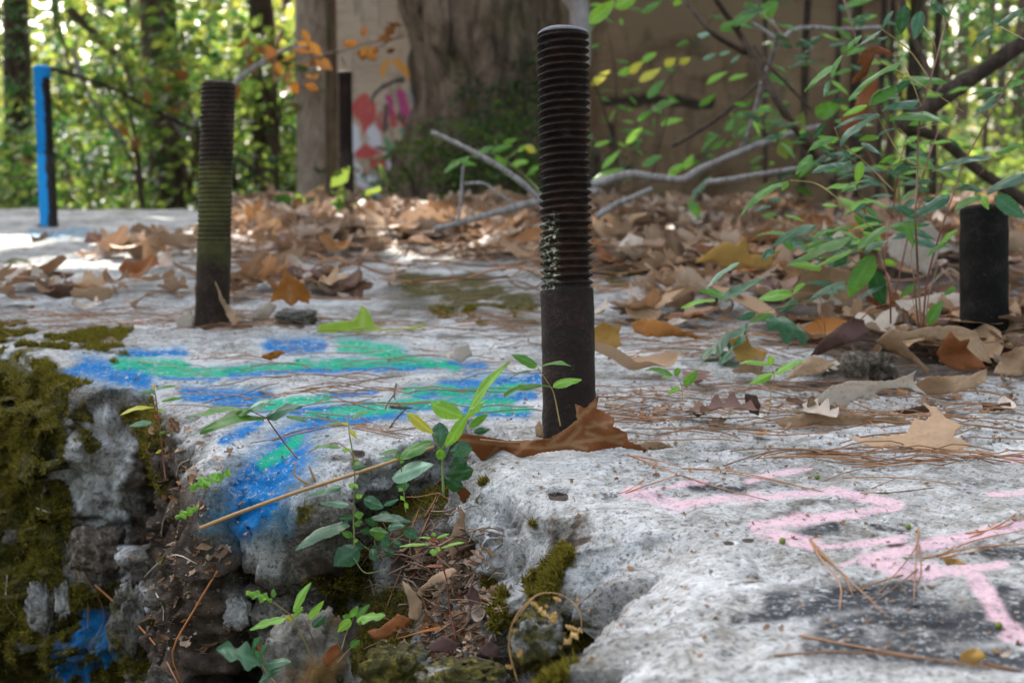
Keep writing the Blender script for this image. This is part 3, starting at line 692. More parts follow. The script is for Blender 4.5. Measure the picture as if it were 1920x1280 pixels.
def board(name, x0, x1, y0, y1, t, thick, mat, strokes, label, cat, yaw=0, mull=None, top=2.2, bottom=-.62):
    a = D(x0, y1, t); b = D(x1, y1, t + yaw); 
    ex = b - a; ex[2] = 0; W = np.linalg.norm(ex); ex /= W; ny = np.array([ex[1], -ex[0], 0]) 
    nx, nz = int(W / .012), int((top - bottom) / .012)
    S, Z = np.meshgrid(np.linspace(0, W, nx), np.linspace(bottom, top, nz))
    V = np.stack([a[0] + ex[0] * S, a[1] + ex[1] * S, Z], -1).reshape(-1, 3)
    px, py = proj(V); w = vn(V * 9, 5) * 10
    w = fbm(V * 7, 3, 5) * 14; w2 = fbm(V * 7, 3, 6) * 14
    if name == 'graffiti_board': strokes = {k: [(*q[:4], q[4] * 1.4) for q in L] for k, L in strokes.items()}
    at = {k: caps(px + w, py + w2, L, .2, 1.6) for k, L in strokes.items()}
    root = empty(name, (a + b) / 2 * np.array([1, 1, 0]) + np.array([0, 0, bottom]), label, cat)
    off = np.array(root.location)
    o = mesh('panel', V - off, gridf(nz, nx), mat, root, attrs=at)
    sol = o.modifiers.new('thickness', 'SOLIDIFY'); sol.thickness = thick; sol.offset = 0
    if mull:
        for q in mull:
            if q[0] == 'v':
                s, ww = q[1], q[2]; c = a + ex * s * W
                bx = np.array([[i, j, k] for i in (-ww / 2, ww / 2) for j in (-.03, .0) for k in (bottom, top)])
            else:
                zz, ww = q[1], q[2]; c = a + ex * .5 * W; bx = np.array([[i, j, k] for i in (-W / 2, W / 2) for j in (-.028, .0) for k in (zz, zz + ww)])
            vv = np.array([c * np.array([1, 1, 0]) + ex * i + ny * (-j + thick / 2 + .001) + np.array([0, 0, k]) for i, j, k in bx]) - off
            mesh('batten' if q[0] == 'v' else 'rail', vv, [(0, 1, 3, 2), (4, 6, 7, 5), (0, 4, 5, 1), (2, 3, 7, 6), (1, 5, 7, 3), (0, 2, 6, 4)], mat, root, False)
    return root
GB = wallmat('painted_board', (.46, .34, .24), (.60, .47, .35), [('red', (.55, .06, .06)), ('mag', (.50, .04, .22)), ('wht', (.75, .74, .78)), ('blu', (.06, .22, .42)), ('grn', (.05, .30, .14)), ('org', (.75, .32, .03)), ('blk', (.03, .03, .04)), ('dkr', (.13, .05, .06))])
board('graffiti_board', 638, 800, 0, 380, 6.35, .03, GB, {
    'red': [(676, 195, 684, 240, 9), (694, 200, 698, 225, 6), (672, 278, 704, 272, 11), (712, 215, 716, 240, 5), (742, 215, 746, 240, 6), (690, 300, 715, 303, 7), (758, 228, 764, 238, 5), (672, 312, 676, 345, 4), (728, 340, 738, 352, 5)], 'mag': [(760, 185, 765, 215, 8), (735, 190, 738, 215, 5), (770, 350, 775, 375, 8), (722, 300, 726, 320, 5), (705, 245, 709, 262, 4)],
    'wht': [(700, 250, 705, 260, 14), (728, 290, 735, 320, 10), (680, 340, 700, 360, 14), (770, 300, 785, 330, 8), (660, 230, 662, 330, 6)], 'blu': [(785, 170, 790, 210, 10), (700, 375, 720, 380, 8), (750, 320, 760, 330, 8)],
    'grn': [(735, 260, 745, 280, 6), (690, 345, 700, 350, 5), (765, 250, 770, 270, 6)], 'org': [(720, 140, 735, 120, 7), (750, 120, 770, 140, 7), (700, 90, 690, 100, 6)], 'blk': [(690, 195, 720, 165, 4), (720, 165, 760, 155, 4)], 'dkr': [(725, 205, 728, 240, 6), (755, 220, 760, 230, 8)]},
    'tan board covered in red, white and orange graffiti between two trunks', 'board')
WM = wallmat('stained_wall', (.125, .078, .046), (.33, .225, .14), [('blk', (.02, .018, .016)), ('tan', (.27, .19, .12))])
board('wall', 1025, 1640, 0, 330, 6.7, .12, WM, {'blk': [(1130, 185, 1320, 195, 15), (1130, 240, 1145, 330, 9)], 'tan': [(1200, 30, 1600, 60, 60), (1250, 130, 1330, 120, 20)]},
      'dark brown stained wall behind the tallest bolt with pale smear at its left end', 'wall', yaw=.25, top=1.5, mull=[('v', .86, .04)])

# ---- saplings and bushes of the understory, each a thing
def bush_templates(mat, seed, n=3, size=.075, rad=(.55, .5, .55), ns=34, per=14):
    out = []
    for k in range(n):
        rng = np.random.RandomState(seed + k)
        c = sprays(rng, ns, per, rad, size, (0, 0, rad[2] * 1.15), .4)
        V, F, rn = leaf_cloud(c, size * rng.uniform(.6, 1.25, len(c)), rng, .55)
        me = mesh('foliage', V, F, mat, None, False, {'rnd': rn})
        mb = MB()
        for j in range(5):
            a = rng.uniform(0, 6.28); L = rng.uniform(.3, .8); h = rng.uniform(.9, 1.6) * rad[2]
            v, f = tube_arr(curve([(0, 0, -.15), (.1 * math.cos(a), .1 * math.sin(a), h * .5), (L * rad[0] * math.cos(a), L * rad[1] * math.sin(a), h)], 9), np.linspace(.012, .003, 9), 5); mb.add(v, f)
        st = mb.build('stem', TWIGB)
        out.append((me.data, st.data)); bpy.data.objects.remove(me); bpy.data.objects.remove(st)
    return out
def put_bush(T, p, sc, rz, label, group, name='bush', cat='bush', flip=1):
    r = empty(name, p, label, cat, group); r.rotation_euler = (0, 0, rz); r.scale = (sc, sc, sc * flip)
    for nm, me in zip(('foliage', 'stem'), T):
        o = bpy.data.objects.new(nm, me); COL.objects.link(o); o.parent = r
    return r
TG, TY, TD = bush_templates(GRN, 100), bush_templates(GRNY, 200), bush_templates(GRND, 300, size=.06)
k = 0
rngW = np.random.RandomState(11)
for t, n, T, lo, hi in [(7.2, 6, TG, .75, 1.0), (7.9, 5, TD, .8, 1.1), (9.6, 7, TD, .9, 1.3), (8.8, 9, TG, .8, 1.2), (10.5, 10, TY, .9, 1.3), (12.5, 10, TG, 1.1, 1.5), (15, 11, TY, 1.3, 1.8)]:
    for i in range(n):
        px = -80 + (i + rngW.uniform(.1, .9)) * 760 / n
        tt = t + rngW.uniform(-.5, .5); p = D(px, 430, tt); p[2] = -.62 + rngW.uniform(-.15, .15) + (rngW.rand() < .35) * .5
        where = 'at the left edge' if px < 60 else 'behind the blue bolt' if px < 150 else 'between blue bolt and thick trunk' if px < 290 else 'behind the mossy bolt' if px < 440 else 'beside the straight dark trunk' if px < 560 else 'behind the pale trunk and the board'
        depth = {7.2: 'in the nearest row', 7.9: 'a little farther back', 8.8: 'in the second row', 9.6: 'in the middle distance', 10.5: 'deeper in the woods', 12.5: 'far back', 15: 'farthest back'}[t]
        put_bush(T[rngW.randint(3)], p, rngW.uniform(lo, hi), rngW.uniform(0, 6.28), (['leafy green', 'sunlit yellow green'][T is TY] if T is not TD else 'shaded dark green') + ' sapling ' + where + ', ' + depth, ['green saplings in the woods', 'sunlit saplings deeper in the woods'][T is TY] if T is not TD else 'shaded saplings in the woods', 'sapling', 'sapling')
for t, n, T in [(9, 4, TG), (12, 5, TG), (15, 5, TY)]:
    for i in range(n):
        px = 1640 + (i + rngW.uniform(.1, .9)) * 360 / n; p = D(px, 430, t); p[2] = -.62 - (t == 9) * .35
        put_bush(T[rngW.randint(3)], p, rngW.uniform(.7, 1.1), rngW.uniform(0, 6.28), ORD[i] + ' bush from the left ' + {9: 'low in front', 12: 'in the middle', 15: 'at the back'}[t] + ' of the bright gap at the right edge', 'bushes in the bright gap at the right', 'bush', 'bush')
for i, (px, py, t, sc) in enumerate([(960, 330, 5.2, .34), (905, 260, 5.4, .26), (830, 300, 5.2, .28), (740, 345, 5.4, .22), (990, 200, 5.5, .28), (850, 380, 5.0, .22), (930, 400, 5.0, .26), (1150, 330, 5.2, .22), (960, 250, 5.3, .36), (1000, 330, 5.1, .36), (900, 190, 5.5, .26), (870, 330, 5.2, .34), (780, 300, 5.3, .26), (985, 140, 5.5, .24), (700, 370, 5.3, .2)]):
    p = D(px, py, t); p[2] -= .55 * sc
    put_bush((TD if i % 3 == 1 else TG)[i % 3], p, sc, i * 1.3, ['ivy tuft on the huge trunk', 'green tuft by the graffiti board'][px < 860] + ', ' + ('low ' if py > 340 else 'high ' if py < 210 else 'halfway up ') + ('at its left side' if px < 800 else 'left of its middle' if px < 880 else 'right of its middle' if px < 940 else 'towards the tallest bolt' if px < 980 else 'touching the tallest bolt in view'), ['green tufts on the huge trunk', 'green tufts at the graffiti board'][px < 860], 'ivy', 'ivy')
# far-off mass of trees, nobody could count it
rng = np.random.RandomState(8)
c = np.stack([rng.uniform(-16, 16, 42000), rng.uniform(18, 30, 42000), rng.uniform(-.6, 5, 42000)], -1)
g = vn(c * .7, 7) + .7 * vn(c * 1.9, 8); c = c[g > -.42]
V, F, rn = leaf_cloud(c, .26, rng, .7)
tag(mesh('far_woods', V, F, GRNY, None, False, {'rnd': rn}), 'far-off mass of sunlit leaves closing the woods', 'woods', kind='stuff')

# unseen leaf ring added beside and behind the camera to block low sky
c = []
for _ in range(13000):
    a = rng.uniform(-2.7, 1.15) if rng.rand() < .8 else rng.uniform(2.2, 2.7); r = rng.uniform(7, 9.5); left = math.cos(a) < -.2; c.append((math.cos(a) * r, math.sin(a) * r, rng.uniform(-.5, 4.0 if left else 9.5)))
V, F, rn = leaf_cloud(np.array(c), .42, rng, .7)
tag(mesh('far_woods', V, F, GRND, None, False, {'rnd': rn}), 'unseen dense leaves added beside and behind the viewer to block low sky', 'woods', kind='stuff')

for i, (px_, py_, t_, sc_) in enumerate([(1870, 60, 7.5, .55), (1780, 40, 8, .6), (1930, 150, 7, .45), (1700, 90, 7.6, .5), (1660, 200, 7.8, .45), (40, 60, 7.5, .5), (130, 20, 8, .5)]):
    p = D(px_, py_, t_); p[2] -= .6 * sc_
    put_bush(TD[i % 3], p, sc_, i * 2.1, ['dark foliage right above the log', 'dark foliage hanging at the top, left of the log end', 'dark foliage at the right edge below the log end', 'dark foliage over the top of the shrub', 'dark foliage behind the left side of the shrub', 'dark foliage right above the blue bolt', 'dark foliage at the top between blue and mossy bolts'][i], ['dark hanging foliage at the upper right', 'dark hanging foliage at the top left'][px_ < 500], 'leafy_bough', 'bough')

for i, (a_, w_, t_) in enumerate([(1440, 9, 4.6), (1500, 14, 5.0), (1560, 10, 4.4), (1602, 22, 5.6), (1640, 12, 4.8), (1672, 9, 4.5), (1705, 26, 6.0), (1745, 14, 5.2)]):
    tree(a_, w_, t_, ORD[i] + ' thin dark stem from the left in the tangle behind the green shrub', BARKD, [-14, 8, 10, -4, 12, -8, 3, 6][i], group='thin dark stems behind the green shrub', limbs=False, hgt=3.5)
# ================================================================ dead leaves
def dead_mat(name, cols, trans=.22, sat_spots=.5):
    m = NT(name); g = m.obj(); r = m.attr('rnd'); oi = m.n('ObjectInfo').outputs['Random']
    f = m.math('FRACT', m.math('ADD', r, m.math('MULTIPLY', oi, 7.31)))
    n = len(cols); x = m.n('ValToRGB'); x.color_ramp.interpolation = 'LINEAR'; e = x.color_ramp.elements
    while len(e) < n: e.new(.5)
    for i, (q, c) in enumerate(zip(e, cols)): q.position = (i + .5) / n; q.color = (*c, 1)
    m.put(x.inputs[0], f); c = x.outputs[0]
    n1 = m.noise(g, 55, 5, .65); n2 = m.noise(g, 260, 4, .7)
    c = m.mix(m.math('MULTIPLY', m.rng(n1, .42, .62), sat_spots), c, m.mix(.5, c, (.045, .022, .010), 'MIX'))
    c = m.mix(m.math('MULTIPLY', m.rng(n2, .6, .68), .5), c, (.03, .018, .010))
    v = m.attr('vein')                        # 1 on a vein
    c = m.mix(m.math('MULTIPLY', v, .45), c, (.42, .27, .14))
    bf = m.n('NewGeometry').outputs['Backfacing']
    c = m.mix(m.math('MULTIPLY', bf, .45), c, (.40, .31, .23))
    h = m.math('ADD', m.math('MULTIPLY', n1, .6), m.math('ADD', m.math('MULTIPLY', n2, .3), m.math('MULTIPLY', v, -.5)))
    return m.leafy(c, m.mix(.3, c, (.5, .22, .05)), .55, m.bump(h, .55, .0016), trans, .15)
DL = dead_mat('dead_leaf', [(.26, .15, .085), (.44, .29, .19), (.12, .058, .03), (.52, .38, .27), (.34, .15, .055), (.17, .10, .065), (.60, .49, .41), (.24, .12, .06), (.46, .31, .22), (.05, .025, .016), (.36, .17, .07), (.66, .54, .45)])
DLO = dead_mat('orange_dead_leaf', [(.42, .15, .025), (.34, .14, .03)], .3)
DLM = dead_mat('russet_dead_leaf', [(.23, .075, .022), (.20, .068, .022)], .22, .35)
DLT = dead_mat('tan_dead_leaf', [(.46, .30, .18), (.40, .26, .155)], .2, .35)
DLP = dead_mat('pale_dead_leaf', [(.60, .51, .42), (.52, .44, .36)], .2, .25)
DLD = dead_mat('dark_dead_leaf', [(.10, .052, .034), (.085, .045, .032)], .15)
DLU = dead_mat('purple_dead_leaf', [(.17, .095, .08), (.14, .08, .07)], .15)
DLG = dead_mat('golden_dead_leaf', [(.50, .29, .075), (.44, .25, .07)], .3, .3)

def bend(v, phi, k):
    c, s = math.cos(phi), math.sin(phi); u = v[:, 0] * c + v[:, 1] * s; w = -v[:, 0] * s + v[:, 1] * c; z = v[:, 2]
    if abs(k) < 1e-4: return v
    R_ = 1 / k; th = u * k; u2 = (R_ - z) * np.sin(th); z2 = R_ - (R_ - z) * np.cos(th)
    return np.column_stack([u2 * c - w * s, u2 * s + w * c, z2])
def maple(rng, na=72, nr=7, curl=1.0, size=1.0, holes=True):
    lob = [(90, 1.0, 17), (90 + 52, .88, 16), (90 - 52, .9, 16), (90 + 112, .62, 17), (90 - 112, .6, 17)]
    th = np.linspace(0, 2 * np.pi, na, endpoint=False); dg = np.degrees(th); rr = np.full(na, .30)
    for a, L, w in lob:
        L *= rng.uniform(.85, 1.1); d = np.abs((dg - a - rng.uniform(-5, 5) + 180) % 360 - 180)
        rr = np.maximum(rr, .30 + (L - .30) * np.maximum(0, 1 - (d / (w * 1.9)) ** 1.15))
        for s in (-1, 1):
            d2 = np.abs((dg - a - s * 13 + 180) % 360 - 180); rr = np.maximum(rr, L * .74 * np.maximum(0, 1 - (d2 / 9.) ** 1.3 * .5) * (d2 < 9))
    rr *= .5 * (1 + .04 * rng.normal(size=na))
    rr *= 1 - .45 * np.maximum(0, 1 - np.abs((dg - 270 + 180) % 360 - 180) / 16)
    q = np.linspace(0, 1, nr + 1)[1:]
    v = [np.zeros((1, 3))]; vein = [np.ones(1)]
    va = np.min([np.abs((dg - a + 180) % 360 - 180) for a, _, _ in lob], axis=0)
    for k in q:
        v.append(np.stack([rr * k * np.cos(th), rr * k * np.sin(th), 0 * th], -1)); vein.append(np.clip(1 - (np.radians(va) * rr * k) / .012, 0, 1))
    v = np.vstack(v); f = [(0, 1 + i, 1 + (i + 1) % na) for i in range(na)] + [tuple(x) for x in (gridf(nr, na, True)[:, ::-1] + 1).tolist()]
    return crumple(v, rng, curl), f, np.concatenate(vein)
def crumple(v, rng, curl):
    r = np.linalg.norm(v[:, :2], axis=1)
    v = v.copy(); v[:, 2] += .05 * curl * vn(v * 5 + rng.rand(3) * 50) + .085 * curl * vn(v * 2.2 + rng.rand(3) * 50) + .02 * vn(v * 14 + rng.rand(3) * 9) * r
    v = bend(v, rng.uniform(0, 3.14), curl * rng.uniform(.8, 3.2)); v = bend(v, rng.uniform(0, 3.14), curl * rng.uniform(-1.6, 2.2))
    return v
def strip(rng, kind='oval', nl=22, nw=8, curl=1.0):
    t = np.linspace(0, 1, nl); s = np.linspace(-1, 1, nw + 1)
    if kind == 'oval': w = .26 * np.sin(np.pi * t ** .85) ** .8 + .004
    elif kind == 'oak': w = .20 * np.sin(np.pi * t ** 1.2) ** .7 * (1 + .42 * np.sin(t * 31)) + .012
    else: w = .09 * np.sin(np.pi * t) ** .6 + .003
    T, S = np.meshgrid(t, s, indexing='ij'); v = np.stack([S * w[:, None], T - .5, .25 * np.abs(S) * w[:, None] * rng.uniform(-.3, 1)], -1).reshape(-1, 3)
    vein = np.clip(1 - np.abs(S * w[:, None]) / .012, 0, 1).ravel()
    return crumple(v, rng, curl), [tuple(x) for x in gridf(nl, nw + 1).tolist()], vein
rng = np.random.RandomState(21)
TEMPL = [maple(rng, curl=rng.uniform(.5, 1.3)) for _ in range(8)] + [strip(rng, k, curl=rng.uniform(.7, 1.5)) for k in ('oval', 'oval', 'oval', 'oak', 'oak', 'thin', 'oval', 'oak')]
TEMLO = [maple(rng, 30, 3, rng.uniform(.6, 1.5)) for _ in range(10)] + [strip(rng, k, 9, 4, rng.uniform(.7, 1.6)) for k in ('oval', 'oval', 'oak', 'thin', 'oval', 'oval', 'thin')]
TME = []
for v, f, ve in TEMPL:
    me = mesh('t', v, f, DL, attrs={'vein': ve, 'rnd': np.zeros(len(v))}); TME.append(me.data); bpy.data.objects.remove(me)
def eul(rng, tilt): return Euler((rng.normal() * tilt, rng.normal() * tilt, rng.uniform(0, 6.28)))
# where the litter lies, as densities over the block top
LIT = [((430, 380, 1930, 400, 60), 1.0), ((430, 440, 1000, 430, 45), 1.0), ((1150, 450, 1920, 470, 80), 1.0), ((1230, 560, 1600, 560, 40), .55), ((430, 520, 700, 520, 45), .55), ((0, 545, 330, 540, 32), .28), ((200, 480, 380, 500, 36), .5),
       ((60, 465, 300, 450, 14), .35), ((1600, 600, 1930, 640, 60), .8), ((1850, 560, 1930, 600, 60), .8), ((0, 590, 300, 600, 10), .12), ((1150, 720, 1900, 740, 24), .10), ((1300, 780, 1900, 790, 22), .16), ((1700, 870, 1930, 850, 14), .14), ((900, 480, 1000, 500, 25), .6), ((1120, 590, 1330, 620, 14), .2)]
def litdens(px, py):
    r = np.zeros(px.shape)
    for c, a in LIT: r = np.maximum(r, a * caps(px, py, [c]))
    return r * np.where((px > 690) & (px < 1000) & (py > 508) & (py < 640), .06, 1)
rng = np.random.RandomState(31)
N = 34000
Y = np.sqrt(rng.uniform(1.25 ** 2, 4.65 ** 2, N)); X = (rng.uniform(-.42, .42, N)) * Y
pts = np.stack([X, Y, np.zeros(N)], -1); px, py = proj(pts)
dn = litdens(px, py) * (1 + .7 * vn(pts * 4, 8)) * np.interp(Y, [1.3, 2.5, 5], [.42, .30, .17]) * (.12 + 1.05 * sm(-.3, .4, fbm(pts * 2.3, 2, 18)))
keep = rng.rand(N) < dn; pts = pts[keep]; px = px[keep]; py = py[keep]
n0 = len(pts)
ex = [(rng.uniform(1490, 1940), rng.normal(636, 26)) for _ in range(52)] + [(rng.uniform(1180, 1900), rng.normal(765, 24)) for _ in range(46)] + [(rng.uniform(1140, 1500), rng.normal(545, 30)) for _ in range(26)]
pts = np.vstack([pts, [P(a, b) for a, b in ex]]); px, py = proj(pts)
clear = [(397, 612, 34), (1067, 826, 60)]
sizes = np.where(rng.rand(len(pts)) < .5, rng.uniform(.015, .04, len(pts)), rng.uniform(.07, .15, len(pts)))
sizes *= np.interp(pts[:, 1], [1.3, 1.9], [.7, 1.0])
sizes[n0:n0 + 52] = rng.uniform(.06, .115, 52); sizes[n0 + 52:n0 + 98] = rng.uniform(.012, .032, 46)
shown = sizes / pts[:, 1]
order = np.argsort(-shown); rank = np.empty(len(order), int); rank[order] = np.arange(len(order))
mb = MB(); nind = 0
SHP = ['lobed'] * 8 + ['oval', 'oval', 'oval', 'wavy edged', 'wavy edged', 'narrow', 'oval', 'wavy edged']
KC = [('tan', DLT, .30), ('pale', DLP, .14), ('russet', DLM, .10), ('dark brown', DLD, .12), ('orange', DLO, .03), ('mauve brown', DLU, .08), ('brown', DL, .23)]
def place(px, py):
    a = 'beyond the blue bolt foot' if px < 150 else 'left of the mossy bolt' if px < 380 else 'just right of the mossy bolt' if px < 560 else 'before the far brown bolt' if px < 740 else 'before the huge trunk' if px < 880 else 'left of the tallest bolt' if px < 1030 else 'right of the tallest bolt' if px < 1230 else 'below the long crooked branch' if px < 1400 else 'left of the shrub stems' if px < 1600 else 'behind the shrub stems' if px < 1780 else 'around the blackened bolt'
    return a + (', at the far edge' if py < 425 else ', halfway back' if py < 480 else '' if py < 560 else ', near the front')
def zone(px, py):
    if px < 380: return 'dry leaf lying on the block left of the mossy bolt', 'dry leaves left of the mossy bolt'
    if px < 1010: return 'dry brown leaf in the deep litter between the mossy bolt and the tallest bolt', 'dry leaves behind and between the bolts'
    if py < 560: return 'dry brown leaf in the deep litter behind the green shrub', 'dry leaves behind the green shrub'
    return 'small dry leaf among the twigs around the foot of the green shrub', 'dry leaves around the foot of the green shrub'
for i in range(len(pts)):
    p = drop(*pts[i, :2]); s = sizes[i]; dens = litdens(px[i:i + 1], py[i:i + 1])[0]
    p[2] += s * .12 + dens * rng.uniform(0, .028) + (dens > .7) * .012
    e = eul(rng, .12 + .55 * dens * rng.rand() ** 2)
    if rank[i] < 230:
        k = rng.randint(len(TME)); o = bpy.data.objects.new('dead_leaf', TME[k]); COL.objects.link(o)
        o.location = p; o.rotation_euler = e; o.scale = (s, s, s); l, g = zone(px[i], py[i]); kc = KC[rng.choice(7, p=[q[2] for q in KC])]; o.material_slots[0].link = 'OBJECT'; o.material_slots[0].material = kc[1]; tag(o, ('large ' if s > .11 else 'small ' if s < .05 else '') + kc[0] + ' ' + SHP[k] + ' dead leaf ' + place(px[i], py[i]), 'leaf', g)
    else:
        v, f, ve = TEMLO[rng.randint(len(TEMLO))]; v = (v * s) @ np.array(e.to_matrix()).T + p
        mb.add(v, f, vein=ve, rnd=rng.rand())
tag(mb.build('leaf_litter', DL), 'countless small dry leaves and fragments strewn over the block top', 'leaf litter', kind='stuff')
print('litter', len(pts), mb.n)
# crumbs of bark, grit and broken leaf on the bare surfaces
rng = np.random.RandomState(33); mb = MB(); mc = MB()
for _ in range(3200):
    if rng.rand() < .6: a, b = rng.uniform(0, 1920), rng.uniform(560, 900)
    else: a, b = rng.uniform(900, 1920), 640 + 600 * rng.rand()
    if rng.rand() < .35: a, b = rng.uniform(1130, 1920), rng.normal(770, 35)
    ck = rng.rand() < .2
    if ck: a, b = rng.normal(845, 40), rng.uniform(1020, 1275)
    sl = rng.rand() < .16
    if sl: a, b = rng.normal(345, 50), rng.uniform(800, 1230)
    p = H(a, b, .0006 + ck * .004); s = (rng.uniform(.008, .022) if ck else rng.uniform(.002, .008)) * (1.3 if b < 700 else 1)
    v, f, ve = TEMLO[rng.randint(len(TEMLO))]; v = (v * s) @ np.array(eul(rng, .35).to_matrix()).T + p; mb.add(v, f, vein=ve, rnd=rng.rand())
tag(mb.build('leaf_crumbs', DL), 'crumbs of broken leaf and bark scattered on the blocks', 'debris', kind='stuff')

_b = NT('berry_skin'); BERRY = _b.end(_b.bsdf((.16, .20, .03), .35))
# ================================================================ hero leaves: real outlines on their own tilted, curled surfaces
def outline_leaf(name, pts, mat, label, plane=None, t=None, dt=0.0, curl=.006, cs=25, seed=0, step=9, veins=(), stem=None, group=None, thick=.00035, bow=None, cat='leaf', parent=None, rnd=0.0):
    """pts: outline; plane=(anchor point, normal) or t=distance with slope dt per 100 px; curl bends it in depth"""
    pts = np.array(pts, float)
    # densify and roughen the edge a little
    q = []
    for i in range(len(pts)):
        a, b = pts[i], pts[(i + 1) % len(pts)]; n = max(1, int(np.hypot(*(b - a)) / (step * .7)))
        for k in range(n): q.append(a + (b - a) * k / n)
    q = np.array(q); rg = np.random.RandomState(seed); q[:, :] += rg.normal(size=q.shape) * .7
    x0, y0 = q.min(0); x1, y1 = q.max(0)
    gx, gy = np.meshgrid(np.arange(x0, x1, step), np.arange(y0, y1, step * .6)); gpt = np.stack([gx.ravel(), gy.ravel()], -1) + rg.normal(size=(gx.size, 2)) * step * .12
    def inside(p):
        c = np.zeros(len(p), bool); j = len(q) - 1
        for i in range(len(q)):
            k = ((q[i, 1] > p[:, 1]) != (q[j, 1] > p[:, 1])) & (p[:, 0] < (q[j, 0] - q[i, 0]) * (p[:, 1] - q[i, 1]) / (q[j, 1] - q[i, 1] + 1e-9) + q[i, 0]); c ^= k; j = i
        return c
    gpt = gpt[inside(gpt)]
    allp = np.vstack([q, gpt]); n = len(q)
    vo, eo, fo, *_ = delaunay_2d_cdt([Vector(p) for p in allp.tolist()], [], [list(range(n))], 1, 1e-4)
    uv = np.array([tuple(v) for v in vo]); d = ray(uv[:, 0], uv[:, 1])
    if plane is not None:
        a, nn = np.array(plane[0], float), np.array(plane[1], float); nn /= np.linalg.norm(nn)
        tt = ((a - CAMP) @ nn) / (d @ nn)
    else: tt = np.full(len(uv), t) + dt * (uv[:, 0] - uv[:, 0].mean()) / 100
    flat = CAMP + d * tt[:, None]
    off = curl * (fbm(flat * cs, 2, seed) * 1.0) + .0012 * vn(flat * 160, seed)
    if bow is not None: off = off + bow * (((uv[:, 0] - (x0 + x1) / 2) / (x1 - x0) * 2) ** 2)
    V = CAMP + d * (tt + off)[:, None]
    vein = np.zeros(len(uv))
    for (ax, ay, bx, by) in veins:
        tq = np.clip(((uv[:, 0] - ax) * (bx - ax) + (uv[:, 1] - ay) * (by - ay)) / ((bx - ax) ** 2 + (by - ay) ** 2), 0, 1)
        vein = np.maximum(vein, 1 - sm(1, 6, np.hypot(uv[:, 0] - ax - tq * (bx - ax), uv[:, 1] - ay - tq * (by - ay))))
    loc = V.mean(0)
    o = mesh(name, V, [tuple(f) for f in fo], mat, parent, attrs={'vein': vein, 'rnd': np.full(len(V), rnd)}, loc=loc)
    m_ = o.modifiers.new('thickness', 'SOLIDIFY'); m_.thickness = thick; m_.offset = 0
    if label: tag(o, label, cat, group)
    if stem is not None:
        s = np.array([D(a, b, np.interp(a, np.sort(uv[:, 0]), tt[np.argsort(uv[:, 0])])) for a, b in stem]) if plane is None else np.array([CAMP + ray(a, b) * (((np.array(plane[0]) - CAMP) @ nn) / (ray(a, b) @ nn)) for a, b in stem])
        v, f = tube_arr(curve(s, 14), np.linspace(.0010, .0007, 14), 6); mesh('petiole', v - loc, f, TWIGB if mat in (DLD, DLU) else PET, o)
    return o
_p = NT('petiole'); PET = _p.end(_p.bsdf(_p.mix(_p.noise(_p.obj(), 60), (.22, .10, .04), (.38, .22, .10)), .6))
UP = (0, 0, 1)
def fl(px, py, up=.003): return P(px, py, up)      # a point a little above the flat top
# the big russet leaf at the foot of the tallest bolt: back half lies folded, front lobe stands up
outline_leaf('dead_leaf', [(848, 824), (872, 812), (905, 818), (960, 826), (1010, 824), (1030, 822), (1060, 804), (1082, 786), (1078, 756), (1096, 766), (1112, 752), (1122, 737), (1119, 766), (1140, 776), (1152, 786), (1150, 800), (1165, 806), (1176, 812),
              (1178, 826), (1195, 832), (1216, 846), (1190, 842), (1160, 838), (1130, 842), (1100, 848), (1068, 842), (1030, 846), (1000, 852), (975, 860), (930, 868), (905, 866), (888, 846), (868, 834)],
             DLM, 'large russet brown leaf with a raised pointed lobe against the foot of the tallest bolt', t=1.245, dt=.004, curl=.015, cs=26, seed=4, step=6, bow=.012,
             veins=[(1100, 800, 1150, 790), (1100, 812, 1165, 830), (1085, 800, 1080, 765), (1060, 832, 1090, 800), (985, 832, 960, 858), (940, 828, 915, 858), (980, 832, 1000, 822), (1110, 790, 1135, 800), (1025, 838, 1115, 756), (1025, 838, 1170, 815), (1020, 840, 860, 824), (1060, 830, 1100, 842)], stem=[(900, 824), (960, 829), (1020, 826), (1060, 815)])
outline_leaf('leaf', [(592, 636), (598, 608), (640, 602), (664, 602), (670, 588), (678, 571), (694, 588), (704, 612), (740, 618), (770, 612), (806, 606), (780, 616), (735, 626), (690, 632), (640, 630)],
             None, 'bright yellow green fallen leaf with an upturned point, lying behind the blue and green paint', t=2.0, dt=.01, curl=.03, cs=9, seed=9, step=8, veins=[(610, 630, 680, 615), (680, 612, 678, 580), (690, 620, 780, 612)])
LG = bpy.data.objects['leaf']
_m = NT('yellow_green_leaf'); LG.data.materials.clear(); _g = _m.obj()
LG.data.materials.append(_m.leafy(_m.mix(_m.attr('vein'), _m.mix(_m.noise(_g, 40), (.34, .52, .06), (.46, .60, .10)), (.6, .7, .25)), (.6, .75, .12), .5, None, .35))
S = outline_leaf
S('dead_leaf', [(1110, 618), (1130, 604), (1150, 612), (1166, 608), (1160, 628), (1164, 646), (1150, 658), (1140, 650), (1118, 648), (1108, 640)], DLG, 'bright yellow orange leaf just right of the tallest bolt', t=1.72, curl=.01, seed=1)
S('dead_leaf', [(1182, 604), (1210, 598), (1245, 602), (1280, 618), (1330, 638), (1290, 632), (1250, 630), (1215, 632), (1190, 622)], DLO, 'long orange leaf lying right of the yellow leaf behind the tallest bolt', t=1.78, dt=-.02, curl=.015, seed=2, stem=[(1180, 606), (1150, 600)])
